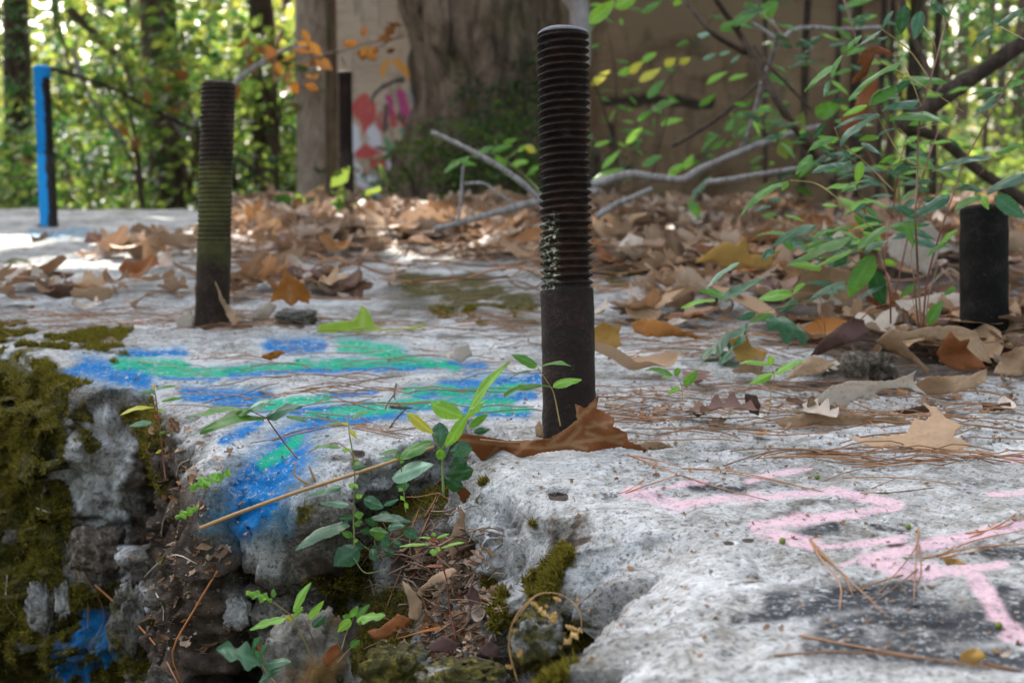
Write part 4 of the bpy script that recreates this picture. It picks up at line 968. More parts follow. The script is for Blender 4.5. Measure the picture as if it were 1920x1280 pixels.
S('dead_leaf', [(824, 668), (850, 660), (856, 648), (868, 646), (878, 644), (882, 656), (886, 668), (874, 672), (864, 680), (846, 672)], DLP, 'small pale tan lobed leaf lying on the painted block left of the tallest bolt', t=1.72, curl=.01, seed=3, rnd=.2)
S('dead_leaf', [(488, 668), (505, 660), (528, 656), (536, 662), (520, 670), (505, 676)], DLO, 'tiny rust coloured leaf scrap on the blue paint', t=1.76, curl=.006, seed=5, rnd=.6)
# right-hand heap
S('dead_leaf', [(1520, 762), (1538, 740), (1560, 722), (1600, 714), (1640, 714), (1672, 712), (1700, 704), (1718, 694), (1712, 712), (1716, 722), (1740, 742), (1700, 726), (1662, 730), (1640, 736), (1652, 748), (1630, 744), (1604, 750), (1588, 760), (1582, 772), (1570, 764), (1552, 766), (1540, 760)],
  DLP, 'pale beige curled leaf with torn edge, its tip raised, in the right hand leaf heap', t=1.46, curl=.02, cs=13, seed=12, veins=[(1560, 724, 1720, 706)], rnd=.5)
S('dead_leaf', [(1452, 788), (1480, 780), (1500, 776), (1530, 774), (1560, 778), (1590, 774), (1640, 782), (1680, 780), (1708, 790), (1700, 798), (1660, 792), (1625, 794), (1600, 800), (1570, 806), (1530, 796), (1490, 804), (1462, 800)],
  DLT, 'long wavy tan leaf lying just below the pale beige curled leaf', t=1.40, curl=.022, cs=12, seed=13, veins=[(1460, 790, 1700, 790)], stem=[(1555, 800), (1580, 818), (1600, 828)])
S('dead_leaf', [(1590, 820), (1640, 820), (1700, 812), (1716, 784), (1736, 790), (1748, 778), (1732, 756), (1756, 764), (1772, 782), (1806, 798), (1786, 818), (1822, 832), (1798, 850), (1775, 842), (1740, 844), (1700, 838), (1680, 836), (1640, 840)],
  DLT, 'flat tan five lobed leaf at the lower right of the leaf heap', plane=(P(1700, 836, .006), (0, -.32, 1)), curl=.009, cs=18, seed=14, veins=[(1660, 834, 1790, 840), (1690, 832, 1800, 800), (1690, 832, 1740, 766), (1640, 832, 1700, 815)], rnd=.45)
S('dead_leaf', [(1478, 852), (1500, 858), (1520, 852), (1550, 846), (1580, 850), (1590, 856), (1560, 866), (1530, 874), (1505, 874), (1490, 866)], DLM, 'rolled russet leaf among pine needles near the pink paint', t=1.255, curl=.012, seed=15, cs=20)
S('dead_leaf', [(1712, 722), (1740, 706), (1780, 704), (1820, 704), (1850, 690), (1850, 710), (1830, 726), (1790, 736), (1750, 742), (1725, 738)], DLT, 'broken tan leaf with dark slits right of the raised beige tip', t=1.50, curl=.015, seed=16, rnd=.7)
S('dead_leaf', [(1640, 640), (1670, 616), (1700, 622), (1740, 612), (1790, 610), (1830, 620), (1850, 660), (1860, 680), (1820, 676), (1780, 640), (1730, 632), (1690, 640), (1740, 690), (1742, 706), (1716, 680), (1670, 660)],
  DLT, 'large folded brown leaf arching over the dirt clod beside the blackened bolt', t=1.62, curl=.03, cs=11, seed=17, veins=[(1650, 640, 1830, 630)], rnd=.1)
S('dead_leaf', [(1545, 632), (1580, 606), (1600, 596), (1620, 600), (1626, 622), (1600, 640), (1570, 650), (1540, 664), (1520, 668), (1530, 650)], DLU, 'mauve grey curled leaf at the top of the heap under the green shrub', t=1.66, curl=.02, seed=18)
S('dead_leaf', [(1768, 640), (1782, 620), (1800, 640), (1818, 634), (1812, 652), (1840, 676), (1852, 690), (1800, 694), (1765, 680), (1756, 660)], DLM, 'russet leaf with two points standing up before the blackened bolt', t=1.585, curl=.014, seed=19, rnd=.9)
S('dead_leaf', [(1862, 700), (1880, 664), (1910, 650), (1940, 646), (1940, 700), (1900, 704)], DLT, 'tan leaf cut by the right edge beside the blackened bolt', t=1.6, curl=.02, seed=20, rnd=.8)
S('dead_leaf', [(1470, 712), (1490, 690), (1520, 668), (1545, 670), (1565, 684), (1540, 700), (1500, 706)], DLT, 'cupped tan leaf left of the round dirt clod', t=1.56, curl=.012, seed=22, rnd=.35)
S('dead_leaf', [(1366, 636), (1400, 628), (1410, 650), (1440, 660), (1430, 676), (1412, 700), (1380, 672)], DLG, 'golden brown leaf below the drooping green leaflets left of the shrub', t=1.70, curl=.015, seed=23, rnd=.7)
S('dead_leaf', [(1396, 738), (1420, 742), (1426, 760), (1422, 778), (1404, 772), (1398, 758)], DLD, 'small dark leaf standing on edge left of the long wavy tan leaf', t=1.43, curl=.006, seed=24)
S('dead_leaf', [(1680, 770), (1720, 762), (1760, 758), (1745, 772), (1700, 778)], DLD, 'narrow dark russet leaf under the broken tan leaf', t=1.44, curl=.008, seed=25)
S('dead_leaf', [(1840, 756), (1865, 758), (1895, 754), (1898, 764), (1870, 772), (1845, 776)], DLD, 'little curled brown leaf near the right edge below the heap', t=1.45, curl=.008, seed=26)
S('dead_leaf', [(1300, 492), (1330, 470), (1360, 452), (1380, 460), (1400, 442), (1404, 476), (1440, 478), (1470, 462), (1440, 504), (1400, 500), (1370, 510), (1340, 490)], DLG, 'golden lobed leaf in the litter left of the green shrub', t=2.35, curl=.04, cs=9, seed=27, rnd=.2)
S('dead_leaf', [(1500, 520), (1540, 498), (1590, 506), (1640, 530), (1600, 560), (1560, 572), (1520, 560), (1480, 566)], DLT, 'large pinkish tan leaf seen through the shrub leaves', t=2.05, curl=.03, cs=9, seed=28, rnd=.5)
S('dead_leaf', [(1664, 450), (1700, 420), (1740, 416), (1766, 440), (1760, 480), (1740, 516), (1700, 500), (1668, 480)], DLP, 'pale rounded leaf standing behind the shrub stems', t=2.3, curl=.02, cs=9, seed=29)
# around the mossy bolt
S('dead_leaf', [(508, 566), (512, 548), (530, 520), (534, 498), (548, 520), (566, 530), (582, 552), (578, 570), (560, 564), (545, 574), (530, 562)], DLO, 'orange tan leaf standing upright right of the mossy bolt', t=2.2, curl=.02, cs=9, seed=30, veins=[(545, 570, 536, 510)], rnd=.4)
S('dead_leaf', [(470, 606), (480, 580), (500, 566), (520, 572), (510, 588), (486, 610)], DLP, 'pale brown strip of leaf between mossy bolt and upright orange leaf', t=2.12, curl=.02, seed=31, rnd=.7)
S('dead_leaf', [(403, 526), (412, 545), (424, 568), (444, 585), (452, 600), (436, 610), (424, 590), (412, 560)], DLT, 'narrow tan leaf leaning on the mossy bolt', t=2.02, curl=.01, seed=32)
S('dead_leaf', [(328, 600), (344, 588), (360, 578), (364, 598), (358, 618), (342, 620)], DLP, 'whitish leaf piece leaning at the left foot of the mossy bolt', t=2.06, curl=.006, seed=33, rnd=.9)
S('dead_leaf', [(76, 548), (95, 534), (115, 532), (138, 534), (136, 556), (110, 560), (92, 556)], DLD, 'dark red brown folded leaf left of the mossy bolt', t=2.35, curl=.02, seed=34)
S('dead_leaf', [(132, 548), (140, 540), (170, 540), (200, 536), (216, 546), (206, 560), (186, 568), (176, 566), (160, 558), (140, 560)], DLT, 'tan scalloped leaf touching the dark red brown folded leaf', t=2.34, curl=.03, cs=9, seed=35, rnd=.6)
# in the crack between the blocks
S('dead_leaf', [(854, 905), (872, 914), (886, 926), (888, 945), (878, 952), (862, 936)], DLM, 'brown leaf wedged high in the crack between the two blocks', t=1.20, curl=.01, seed=40)
S('dead_leaf', [(856, 944), (876, 966), (884, 1000), (880, 1020), (862, 1032), (846, 1046), (840, 1020), (850, 990), (860, 970)], DLT, 'tan curled leaf hanging in the crack below the wedged brown leaf', t=1.16, curl=.02, cs=16, seed=41, rnd=.2)
S('dead_leaf', [(874, 1116), (884, 1094), (896, 1108), (904, 1138), (894, 1156), (882, 1134)], DLU, 'mauve leaf at the foot of the pink painted block', t=1.09, curl=.01, seed=42)
S('dead_leaf', [(754, 1088), (766, 1096), (778, 1110), (790, 1126), (790, 1150), (782, 1162), (766, 1158), (768, 1130), (760, 1110)], DLT, 'upright tan spoon shaped leaf above the small mossy stone', t=1.04, curl=.008, seed=43, rnd=.9)
S('dead_leaf', [(688, 1182), (710, 1178), (735, 1160), (745, 1150), (772, 1160), (768, 1174), (745, 1180), (728, 1198), (700, 1196)], DLM, 'glossy russet folded leaf beneath the upright spoon shaped leaf', t=1.05, curl=.014, seed=44, rnd=.3)
S('dead_leaf', [(780, 1112), (810, 1080), (850, 1062), (858, 1070), (836, 1088), (800, 1104), (790, 1118)], DLT, 'long flat brown strip of leaf in the crack debris', t=1.12, curl=.01, seed=45)
S('dead_leaf', [(604, 1234), (618, 1212), (632, 1206), (640, 1222), (622, 1246), (612, 1250)], DLM, 'small russet leaf on the ochre stone at the bottom', t=.98, curl=.008, seed=46)
S('dead_leaf', [(800, 1210), (830, 1190), (862, 1206), (850, 1224), (815, 1222)], DLU, 'grey brown leaf lying in the twig heap at the bottom', t=1.03, curl=.006, seed=47)
S('dead_leaf', [(898, 1218), (915, 1200), (935, 1212), (930, 1232), (908, 1230)], DLU, 'mauve brown leaf at the right side of the twig heap', t=1.03, curl=.006, seed=48)
S('dead_leaf', [(715, 768), (735, 760), (755, 762), (776, 764), (770, 772), (735, 774)], DLU, 'flat grey brown leaf scrap on the green paint', t=1.47, curl=.006, seed=49)
S('dead_leaf', [(1006, 818), (1002, 800), (1012, 788), (1018, 800), (1018, 820)], DLT, 'small upright tan leaf behind the left foot of the tallest bolt', t=1.31, curl=.003, seed=50, rnd=.5)
S('dead_leaf', [(1180, 840), (1210, 826), (1240, 828), (1262, 838), (1230, 844)], DLT, 'flat light brown leaf tip poking right of the russet leaf', t=1.29, curl=.008, seed=51, rnd=.7)
S('dried_flower', [(1802, 1226), (1812, 1218), (1826, 1214), (1842, 1220), (1850, 1232), (1838, 1238), (1826, 1246), (1812, 1240), (1800, 1238)], DLG, 'crumpled pale yellow dry blossom on the dark grey paint', t=.768, curl=.008, cs=60, seed=71, cat='blossom', step=5)
S('dried_flower', [(1768, 1046), (1790, 1046), (1812, 1056), (1816, 1066), (1796, 1070), (1780, 1066)], DLG, 'small tan dry blossom beside the pink stroke near the right edge', t=.94, curl=.006, cs=60, seed=72, cat='blossom', step=5)
for _i, (_a, _b, _l) in enumerate([(1532, 898, 'left of the pink strokes top'), (1703, 992, 'above the widest pink stroke'), (1873, 1178, 'beside the last pink stroke, near the right edge'), (1467, 1018, 'by the pink arrow tip')]):
    _p = H(_a, _b, .002); _u = np.linspace(0, 2 * np.pi, 12, endpoint=False); _w = np.linspace(.05, np.pi - .05, 8); _U, _W = np.meshgrid(_u, _w); _r = .0022 * (1 + .1 * vn(np.stack([_U, _W, _U * 0 + _i], -1)))
    _bo = mesh('berry', np.stack([_r * np.cos(_U) * np.sin(_W), _r * np.sin(_U) * np.sin(_W), _r * np.cos(_W)], -1).reshape(-1, 3) + _p, gridf(8, 12, True), BERRY, loc=_p); tag(_bo, 'tiny olive green berry ' + _l, 'berry')
# crumpled dead leaf caught in the shrub
# ================================================================ pine needles and twigs
def needle_mat(name, a, b):
    m = NT(name); f = m.math('FRACT', m.math('ADD', m.attr('rnd'), m.math('MULTIPLY', m.n('ObjectInfo').outputs['Random'], 3.7)))
    return m.end(m.bsdf(m.mix(f, a, b), .5, None, .4))
NDL = needle_mat('pine_needle', (.36, .17, .07), (.17, .085, .042))
NDO = needle_mat('orange_needle', (.50, .19, .05), (.42, .16, .05))
NDP = needle_mat('bleached_needle', (.52, .42, .32), (.42, .35, .28))
K = 2.909
def C(ox, oy, pts): return [(ox + a / K, oy + b / K) for a, b in pts]
def on_surf(pts, lift=.0015, arch=.004, mid=10):
    """a strand resting on the blocks: its ends on the surface, the middle never under it"""
    c = curve(np.array(pts), mid); h = [hit(a, b)[0] for a, b in c]; t = np.array([(q - CAMP) @ np.array([0, CP, -SP]) for q in h])
    li = np.interp(np.linspace(0, 1, mid), [0, 1], [t[0], t[-1]])
    tt = np.minimum(t - lift, np.maximum(li, t - .05) - lift - arch * np.sin(np.linspace(0, np.pi, mid)))
    tt = np.convolve(np.pad(tt, 1, 'edge'), [.25, .5, .25], 'valid')
    return np.array([D(a, b, q) for (a, b), q in zip(c, tt)])
def strand(name, w, r, mat, label, cat, group=None, seg=5, taper=.55, rnd=0.0):
    loc = w.mean(0); v, f = tube_arr(w, np.linspace(r, r * taper, len(w)), seg)
    return tag(mesh(name, v, f, mat, attrs={'rnd': np.full(len(v), rnd)}, loc=loc), label, cat, group)
R10, R8, R7, R5, R4, C2, R6, R3, R2, R1 = (1280, 840), (640, 840), (0, 840), (640, 420), (0, 420), (400, 640), (1280, 420), (1280, 0), (640, 0), (0, 0)
def needles(o, L, label, group, mat=None, r=.00062):
    for i, q in enumerate(L):
        strand('pine_needle', on_surf(C(*o, q), arch=.002), r, mat or NDL, label, 'pine needle', group, rnd=(i * .37) % 1)
needles(R10, [[(0, 110), (300, 130), (760, 235)], [(0, 150), (200, 215), (470, 285)], [(60, 108), (400, 158), (770, 238)], [(740, 190), (900, 130), (1090, 90)], [(870, 160), (1180, 160), (1520, 200)],
              [(970, 245), (1150, 240), (1370, 215)], [(1030, 220), (1160, 165)]], 'brown pine needle lying across the thin pink stroke nearest the russet leaf', 'pine needles on the pink stroke nearest the russet leaf')
needles(R10, [[(695, 500), (850, 660), (1135, 930)], [(695, 500), (760, 610), (860, 740), (855, 890)], [(740, 570), (870, 680), (930, 805)]], 'tan needle of the forked three needle bundle left of the pink arrow tip', 'forked bundle left of the pink arrow tip', NDL, .0008)
needles(R10, [[(1285, 430), (1260, 560), (1050, 810)], [(1280, 440), (1270, 650), (1260, 850)], [(1285, 440), (1300, 650), (1285, 740)], [(1200, 690), (1000, 750), (870, 780)], [(1280, 660), (1180, 740), (1060, 830)]], 'pine needle of the bundle spread over the pink arrow tip', 'needle bundle over the pink arrow tip')
needles(R10, [[(1560, 490), (1740, 410), (1900, 290)], [(1540, 465), (1740, 430), (1900, 350)], [(1380, 590), (1600, 500), (1900, 440)], [(1310, 600), (1600, 540), (1900, 520)], [(1400, 600), (1650, 550), (1900, 470)]], 'rusty pine needle of the fan entering from the right edge above the pink stroke', 'needle fan at the right edge', NDO)
needles(R10, [[(640, 1020), (950, 1080), (1300, 1140), (1830, 1215)], [(500, 1130), (760, 1110), (1060, 1120), (1500, 1165)], [(1640, 1170), (1850, 1215)]], 'long pale brown needle across the dark grey paint at the bottom right', 'needles across the dark grey paint', NDL, .00085)
needles(R8, [[(1535, 35), (1700, 60), (1860, 105)], [(1560, 35), (1720, 95), (1860, 150)], [(1720, 70), (1640, 180), (1540, 240), (1500, 240)], [(1550, 245), (1700, 190), (1860, 140)]], 'orange brown needle at the left tip of the pink stroke', 'needles at the left tip of the pink stroke', NDO)
needles(R8, [[(240, 885), (300, 730), (370, 560)], [(385, 640), (375, 480), (430, 310)], [(440, 460), (480, 370), (540, 240)], [(450, 380), (500, 300), (520, 250)], [(260, 340), (420, 260), (560, 160)], [(360, 720), (440, 650), (520, 590)], [(270, 640), (340, 560), (460, 470)], [(400, 600), (430, 480), (490, 400)]], 'brown needle hanging down the crack between the blocks', 'needles hanging in the crack', NDL, .0008)
needles(R8, [[(340, 1030), (520, 980), (740, 990)], [(420, 980), (600, 970), (740, 1000)], [(600, 970), (760, 1010), (775, 1030)], [(300, 1040), (450, 1000), (640, 970)]], 'bright orange needle lying over the twig heap at the bottom', 'orange needles over the twig heap', NDO, .0008)
needles(R8, [[(740, 1090), (810, 1130), (860, 1270)], [(790, 1080), (840, 1200), (830, 1280)], [(700, 1130), (820, 1170), (850, 1230)], [(220, 1035), (320, 1110), (380, 1180)], [(500, 1060), (640, 1100), (740, 1190)], [(780, 880), (820, 960), (845, 1050)], [(880, 930), (820, 1020), (800, 1090)], [(640, 1090), (560, 1160), (420, 1190)], [(690, 1000), (600, 1060), (520, 1060)], [(600, 1040), (700, 1020), (780, 1060)]], 'bleached twig in the twig heap at the foot of the pink painted block', 'twigs of the heap at the bottom', NDP, .0011)
needles(R7, [[(205, 325), (370, 530), (430, 700), (480, 840), (470, 1130)], [(440, 650), (530, 800), (570, 930), (490, 1090)]], 'thin brown grass stalk hanging down the mossy side', 'stalks down the mossy side', NDL, .0011)
needles(R7, [[(520, 745), (700, 910), (870, 1100), (975, 1290)]], 'long orange stalk slanting down to the bottom edge, left of the soil patch', 'orange stalks by the soil', NDO, .0012)
needles(R7, [[(1185, 670), (1060, 880), (940, 1110), (1000, 1290)]], 'bent rust red stalk on the soil patch of the block side', 'orange stalks by the soil', NDO, .0011)
needles(R7, [[(790, 700), (860, 630), (960, 580), (1075, 630)], [(40, 690), (35, 850), (110, 945)], [(215, 730), (155, 805)], [(200, 325), (270, 350), (305, 335)], [(850, 790), (890, 870), (890, 940)], [(965, 150), (980, 90), (1035, 60)], [(880, 480), (890, 400), (920, 330)]], 'bleached curled stalk clinging to the mossy side of the block', 'curled stalks on the mossy side', NDP, .0009)
needles(R5, [[(440, 690), (700, 690), (1080, 655)], [(650, 765), (900, 750), (1090, 735)], [(700, 580), (900, 585), (1080, 570)], [(0, 790), (150, 760), (350, 740)], [(0, 870), (150, 850), (330, 830)], [(0, 890), (200, 840), (330, 822)], [(80, 1090), (250, 1130), (390, 1155)], [(60, 1110), (200, 1140), (330, 1170)]], 'thin brown needle on the painted top left of the tallest bolt', 'needles left of the tallest bolt')
needles(R5, [[(300, 870), (290, 950), (340, 1010)], [(350, 1010), (300, 1060), (262, 1112)], [(290, 930), (250, 980), (240, 1010)]], 'dark forked twig on the green paint left of the tallest bolt', 'forked twig on the green paint', TWIGB, .0011)
needles(R5, [[(1390, 710), (1600, 670), (1862, 640)], [(1430, 1000), (1700, 965), (1862, 960)], [(1480, 1040), (1700, 1010), (1862, 1000)], [(1530, 1110), (1700, 1115), (1862, 1110)], [(1560, 1090), (1700, 1080), (1862, 1060)], [(1640, 905), (1640, 1010)], [(1555, 920), (1570, 1000)], [(1450, 1030), (1700, 990), (1860, 930)]], 'brown needle right of the tallest bolt on the pale bare top', 'needles right of the tallest bolt')
needles(R4, [[(560, 630), (750, 670), (860, 710)], [(750, 750), (920, 770), (1140, 830)], [(1030, 740), (1300, 720), (1600, 700)], [(1000, 760), (1120, 780), (1140, 830)], [(1410, 910), (1560, 940)], [(1490, 950), (1700, 900), (1862, 880)], [(1430, 960), (1650, 910)], [(1480, 1175), (1650, 1120), (1862, 1090)], [(60, 600), (300, 570), (600, 540)], [(250, 530), (400, 522), (500, 520)], [(640, 560), (770, 540), (900, 530)]], 'tan needle on the blue and green paint below the mossy bolt', 'needles below the mossy bolt')
needles(C2, [[(245, 270), (400, 300), (850, 210)], [(400, 295), (700, 230), (1050, 185)], [(320, 540), (560, 480), (860, 440)], [(640, 355), (780, 330), (900, 300)], [(490, 410), (700, 440), (1040, 520)], [(560, 400), (800, 470), (1080, 510)], [(800, 410), (900, 460), (1000, 500)], [(780, 450), (950, 465), (1100, 480)]], 'needle of the loose bunch on the front green stripes', 'needles on the front green stripes')
# the uncountable rest
rng = np.random.RandomState(44); mb = MB()
def scat(n, cx, cy, sx, sy, ang=0, spread=.35, L=(.05, .13), r=.00055):
    for _ in range(n):
        a, b = rng.uniform(cx - sx, cx + sx), rng.normal(cy, sy); p = P(a, b)
        th = ang + rng.normal() * spread; l = rng.uniform(*L); e = np.array([math.cos(th), math.sin(th)]) * l / 2; bow = rng.normal() * l * .09 * np.array([-math.sin(th), math.cos(th)])
        q = [drop(*(p[:2] + e * k + bow * (1 - k * k))) + (0, 0, .001 + rng.uniform(0, .003) + .004 * (1 - k * k)) for k in (-1, -.5, 0, .5, 1)]
        q = np.array(q); q[:, 2] = np.maximum(q[:, 2], q[:, 2].mean() - .004)
        v, f = tube_arr(curve(q, 7), r, 4, False); mb.add(v, f, rnd=rng.rand())
scat(80, 1500, 788, 380, 24, 0, .5); scat(34, 1700, 872, 230, 10); scat(25, 1500, 735, 350, 12); scat(45, 700, 730, 320, 60); scat(60, 200, 600, 260, 12); scat(70, 700, 610, 380, 14); scat(40, 1300, 660, 150, 25)
scat(120, 1600, 640, 330, 30, 0, .8, (.04, .12)); scat(120, 700, 540, 500, 60, 0, .7, (.06, .14)); 
for _ in range(330):
    a, b = rng.uniform(400, 1920), rng.normal(470, 55)
    if b > 580 or b < 395: continue
    p = P(a, b); th = rng.uniform(0, 3.14); l = rng.uniform(.04, .16); q = [p + np.array([math.cos(th) * l * k, math.sin(th) * l * k * .8, .012 + rng.uniform(0, .03)]) for k in (-1, -.3, .4, 1)]
    v, f = tube_arr(curve(q, 8), rng.uniform(.0008, .0024), 5, False); mb.add(v, f, rnd=rng.rand())
tag(mb.build('pine_needles', NDL), 'countless brown pine needles strewn over both blocks', 'pine needles', kind='stuff')
mb = MB()
for _ in range(150):                       # fine twigs and fibres in the crack
    a, b = rng.choice([rng.normal(845, 38), rng.uniform(680, 930)]), rng.uniform(1000, 1275); b = b if rng.rand() < .8 else rng.uniform(950, 1100)
    p = hit(a, b)[0]; th = rng.uniform(0, 6.28); l = rng.uniform(.01, .045); e = np.array([math.cos(th) * l, math.sin(th) * l * .6, rng.normal() * .3 * l]); n0 = np.array([0, -.004, .005 + .004 * rng.rand()])
    v, f = tube_arr(curve([p - e / 2 + n0, p + n0 * 1.4 + rng.normal(size=3) * l * .1, p + e / 2 + n0], 6), rng.uniform(.0003, .0009), 4, False); mb.add(v, f, rnd=rng.rand())
tag(mb.build('twig_debris', needle_mat('debris', (.10, .065, .045), (.26, .17, .11))), 'fine twigs and plant fibres filling the crack between the blocks', 'debris', kind='stuff')

# ================================================================ green plants
def pm(name, c, t, rough=.42, trans=.35, spots=.0):
    m = NT(name); g = m.obj(); v = m.attr('vein'); r = m.n('ObjectInfo').outputs['Random']
    n = m.noise(g, 90, 4, .6); cc = m.mix(m.rng(n, .3, .7, 0, .5), c, tuple(x * 1.5 for x in c)); cc = m.mix(m.math('MULTIPLY', r, .45), cc, tuple(x * .6 for x in c))
    cc = m.mix(m.math('MULTIPLY', v, .5), cc, tuple(min(1, x * 2.2 + .04) for x in c))
    if spots: cc = m.mix(m.math('MULTIPLY', m.rng(m.noise(g, 260, 3, .7), .64, .68), spots), cc, (.45, .42, .30))
    return m.leafy(cc, t, rough, m.bump(m.math('ADD', n, m.math('MULTIPLY', v, -.6)), .6, .0012), trans, .38)
G_BLU = pm('bluish_leaf', (.032, .092, .048), (.10, .30, .10), .38, .25, .35)
G_MID = pm('green_leaf', (.045, .135, .020), (.22, .50, .04), .42, .35, .2)
G_BRI = pm('bright_leaf', (.13, .30, .035), (.38, .65, .06), .4, .4)
G_YEL = pm('yellow_leaf', (.40, .38, .04), (.7, .65, .08), .45, .4)
G_DRK = pm('dark_leaf', (.018, .062, .018), (.04, .16, .03), .35, .25)
G_PAL = pm('pale_leaf', (.17, .28, .19), (.2, .42, .2), .38, .25)
G_DRY = pm('dry_leaf', (.48, .30, .10), (.6, .35, .1), .6, .25)
G_RST = pm('rust_leaf', (.20, .055, .025), (.35, .09, .03), .5, .3)
RED = needle_mat('red_stem', (.26, .075, .05), (.20, .07, .045)); YST = needle_mat('yellow_stem', (.34, .24, .07), (.28, .20, .06)); BST = needle_mat('brown_stem', (.20, .10, .055), (.16, .085, .05)); GST = needle_mat('green_stem', (.16, .22, .06), (.2, .2, .06))
VST = needle_mat('vine_stem', (.42, .24, .09), (.36, .2, .08))
MT = dict(b=G_BLU, g=G_MID, l=G_BRI, y=G_YEL, d=G_DRK, p=G_PAL, r=G_DRY, u=G_RST)
def leaf3(a, b, wvis, mat, parent, loc, seed=0, kind='lance', ratio=None, name='leaf'):
    rg = np.random.RandomState(seed); a = np.array(a); b = np.array(b); m = b - a; L = np.linalg.norm(m); m = m / L
    vd = (a + b) / 2 - CAMP; vd /= np.linalg.norm(vd)
    ip = np.cross(vd, m); ip /= np.linalg.norm(ip) + 1e-9
    if ip[2] < 0: ip = -ip
    dp = np.cross(m, ip); 
    if dp @ vd < 0: dp = -dp
    ratio = ratio or {'lance': .26, 'ovate': .42, 'tooth': .38, 'lobed': .62, 'curl': .3, 'oblong': .42}[kind]
    real = max(ratio * L, wvis); ca = min(1.0, wvis / real * 1.05); sa = math.sqrt(max(0, 1 - ca * ca))
    W = ip * ca + dp * sa; N = np.cross(m, W)
    if N[2] < 0: N = -N
    nl, nw = 18, 7; t = np.linspace(0, 1, nl); s = np.linspace(-1, 1, nw)
    if kind == 'ovate': w = np.sin(np.pi * t ** .75) ** .75
    elif kind == 'oblong': w = np.sin(np.pi * t ** 1.15) ** .62
    elif kind == 'tooth': w = np.sin(np.pi * t ** .72) ** .85 * (1 + .16 * ((t * 7.5) % 1 - .5))
    elif kind == 'lobed': w = np.sin(np.pi * t ** .8) ** .6 * (1 + .38 * np.sin(t * 15 + rg.rand() * 3))
    elif kind == 'curl': w = np.sin(np.pi * t) ** .6 * (1 + .35 * np.sin(t * 24))
    else: w = np.sin(np.pi * t ** .8) ** .9
    w = w * real / 2 + .0002
    T, S = np.meshgrid(t, s, indexing='ij')
    arch = L * rg.uniform(.03, .10); sag = arch * np.sin(np.pi * T)
    wav = real * .10 * vn(np.stack([T * 5, S * 1.5, T * 0 + seed], -1), seed) + (real * .3 * np.sin(T * 19 + S * 2) if kind == 'curl' else 0)
    asym = w[:, None] * S * (1 + .10 * np.sin(T * 5 + seed) * np.sign(S))
    V = a + m * (T * L)[..., None] + W * asym[..., None] + N * (sag + wav - np.abs(S) * w[:, None] * rg.uniform(-.1, .25) - .25 * w[:, None] * S * S * rg.uniform(-.5, 1))[..., None]
    ve = np.clip(1 - np.abs(S * w[:, None]) / .0012, 0, 1) + .6 * (np.abs(((T - .45 * np.abs(S) * w[:, None] / L * 2) * 9) % 1 - .5) < .07)
    V = V.reshape(-1, 3) - loc
    return mesh(name, V, gridf(nl, nw), mat, parent, attrs={'vein': np.clip(ve, 0, 1).ravel()})
def plant(name, label, cat, o, t, stems, leaves, group=None, sr=.0009, smat=None, spread=.02, seed=1, lift=0, dead=()):
    """o: origin of the crop the coordinates are read in; t: distance (number, or 'auto' = where the foot touches); stems: polylines with px radius"""
    rg = np.random.RandomState(seed)
    f0 = C(*o, [stems[0][0][0]])[0]
    if t == 'auto':
        p = hit(*f0)[0]; t = (p - CAMP) @ np.array([0, CP, -SP])
    loc = D(*f0, t); root = empty(name, loc, label, cat, group)
    sd = []
    for k, st in enumerate(stems):
        pts = C(*o, st[0]); r = st[1] / 2.909 / FPX * t; q = np.array([D(a, b, t + (st[2] if len(st) > 2 else 0) + .25 * spread * math.sin(i * 1.7 + k)) for i, (a, b) in enumerate(pts)]) 
        c = curve(q, 6 * len(q)); v, f = tube_arr(c - loc, np.linspace(r, r * .6, len(c)), 6)
        mesh('stem', v, f, st[3] if len(st) > 3 else (smat or GST), root, attrs={'rnd': np.zeros(len(v))})
    for i, q in enumerate(leaves):
        ax, ay, bx, by, w, m = q[:6]; kind = q[6] if len(q) > 6 else 'lance'
        (x0, y0), (x1, y1) = C(*o, [(ax, ay), (bx, by)])
        ta = t + rg.uniform(-1, 1) * spread * .5; tb = ta + rg.uniform(-.8, .5) * math.hypot(x1 - x0, y1 - y0) / FPX * t
        leaf3(D(x0, y0, ta), D(x1, y1, tb), w * {'shrub': .8, 'sapling': .72}.get(name, 1) / K / FPX * t, MT[m], root, loc, seed * 100 + i, kind)
    return root
def sh6(L): return [(a, b + 420 * K, c, d + 420 * K, *r) for a, b, c, d, *r in L]
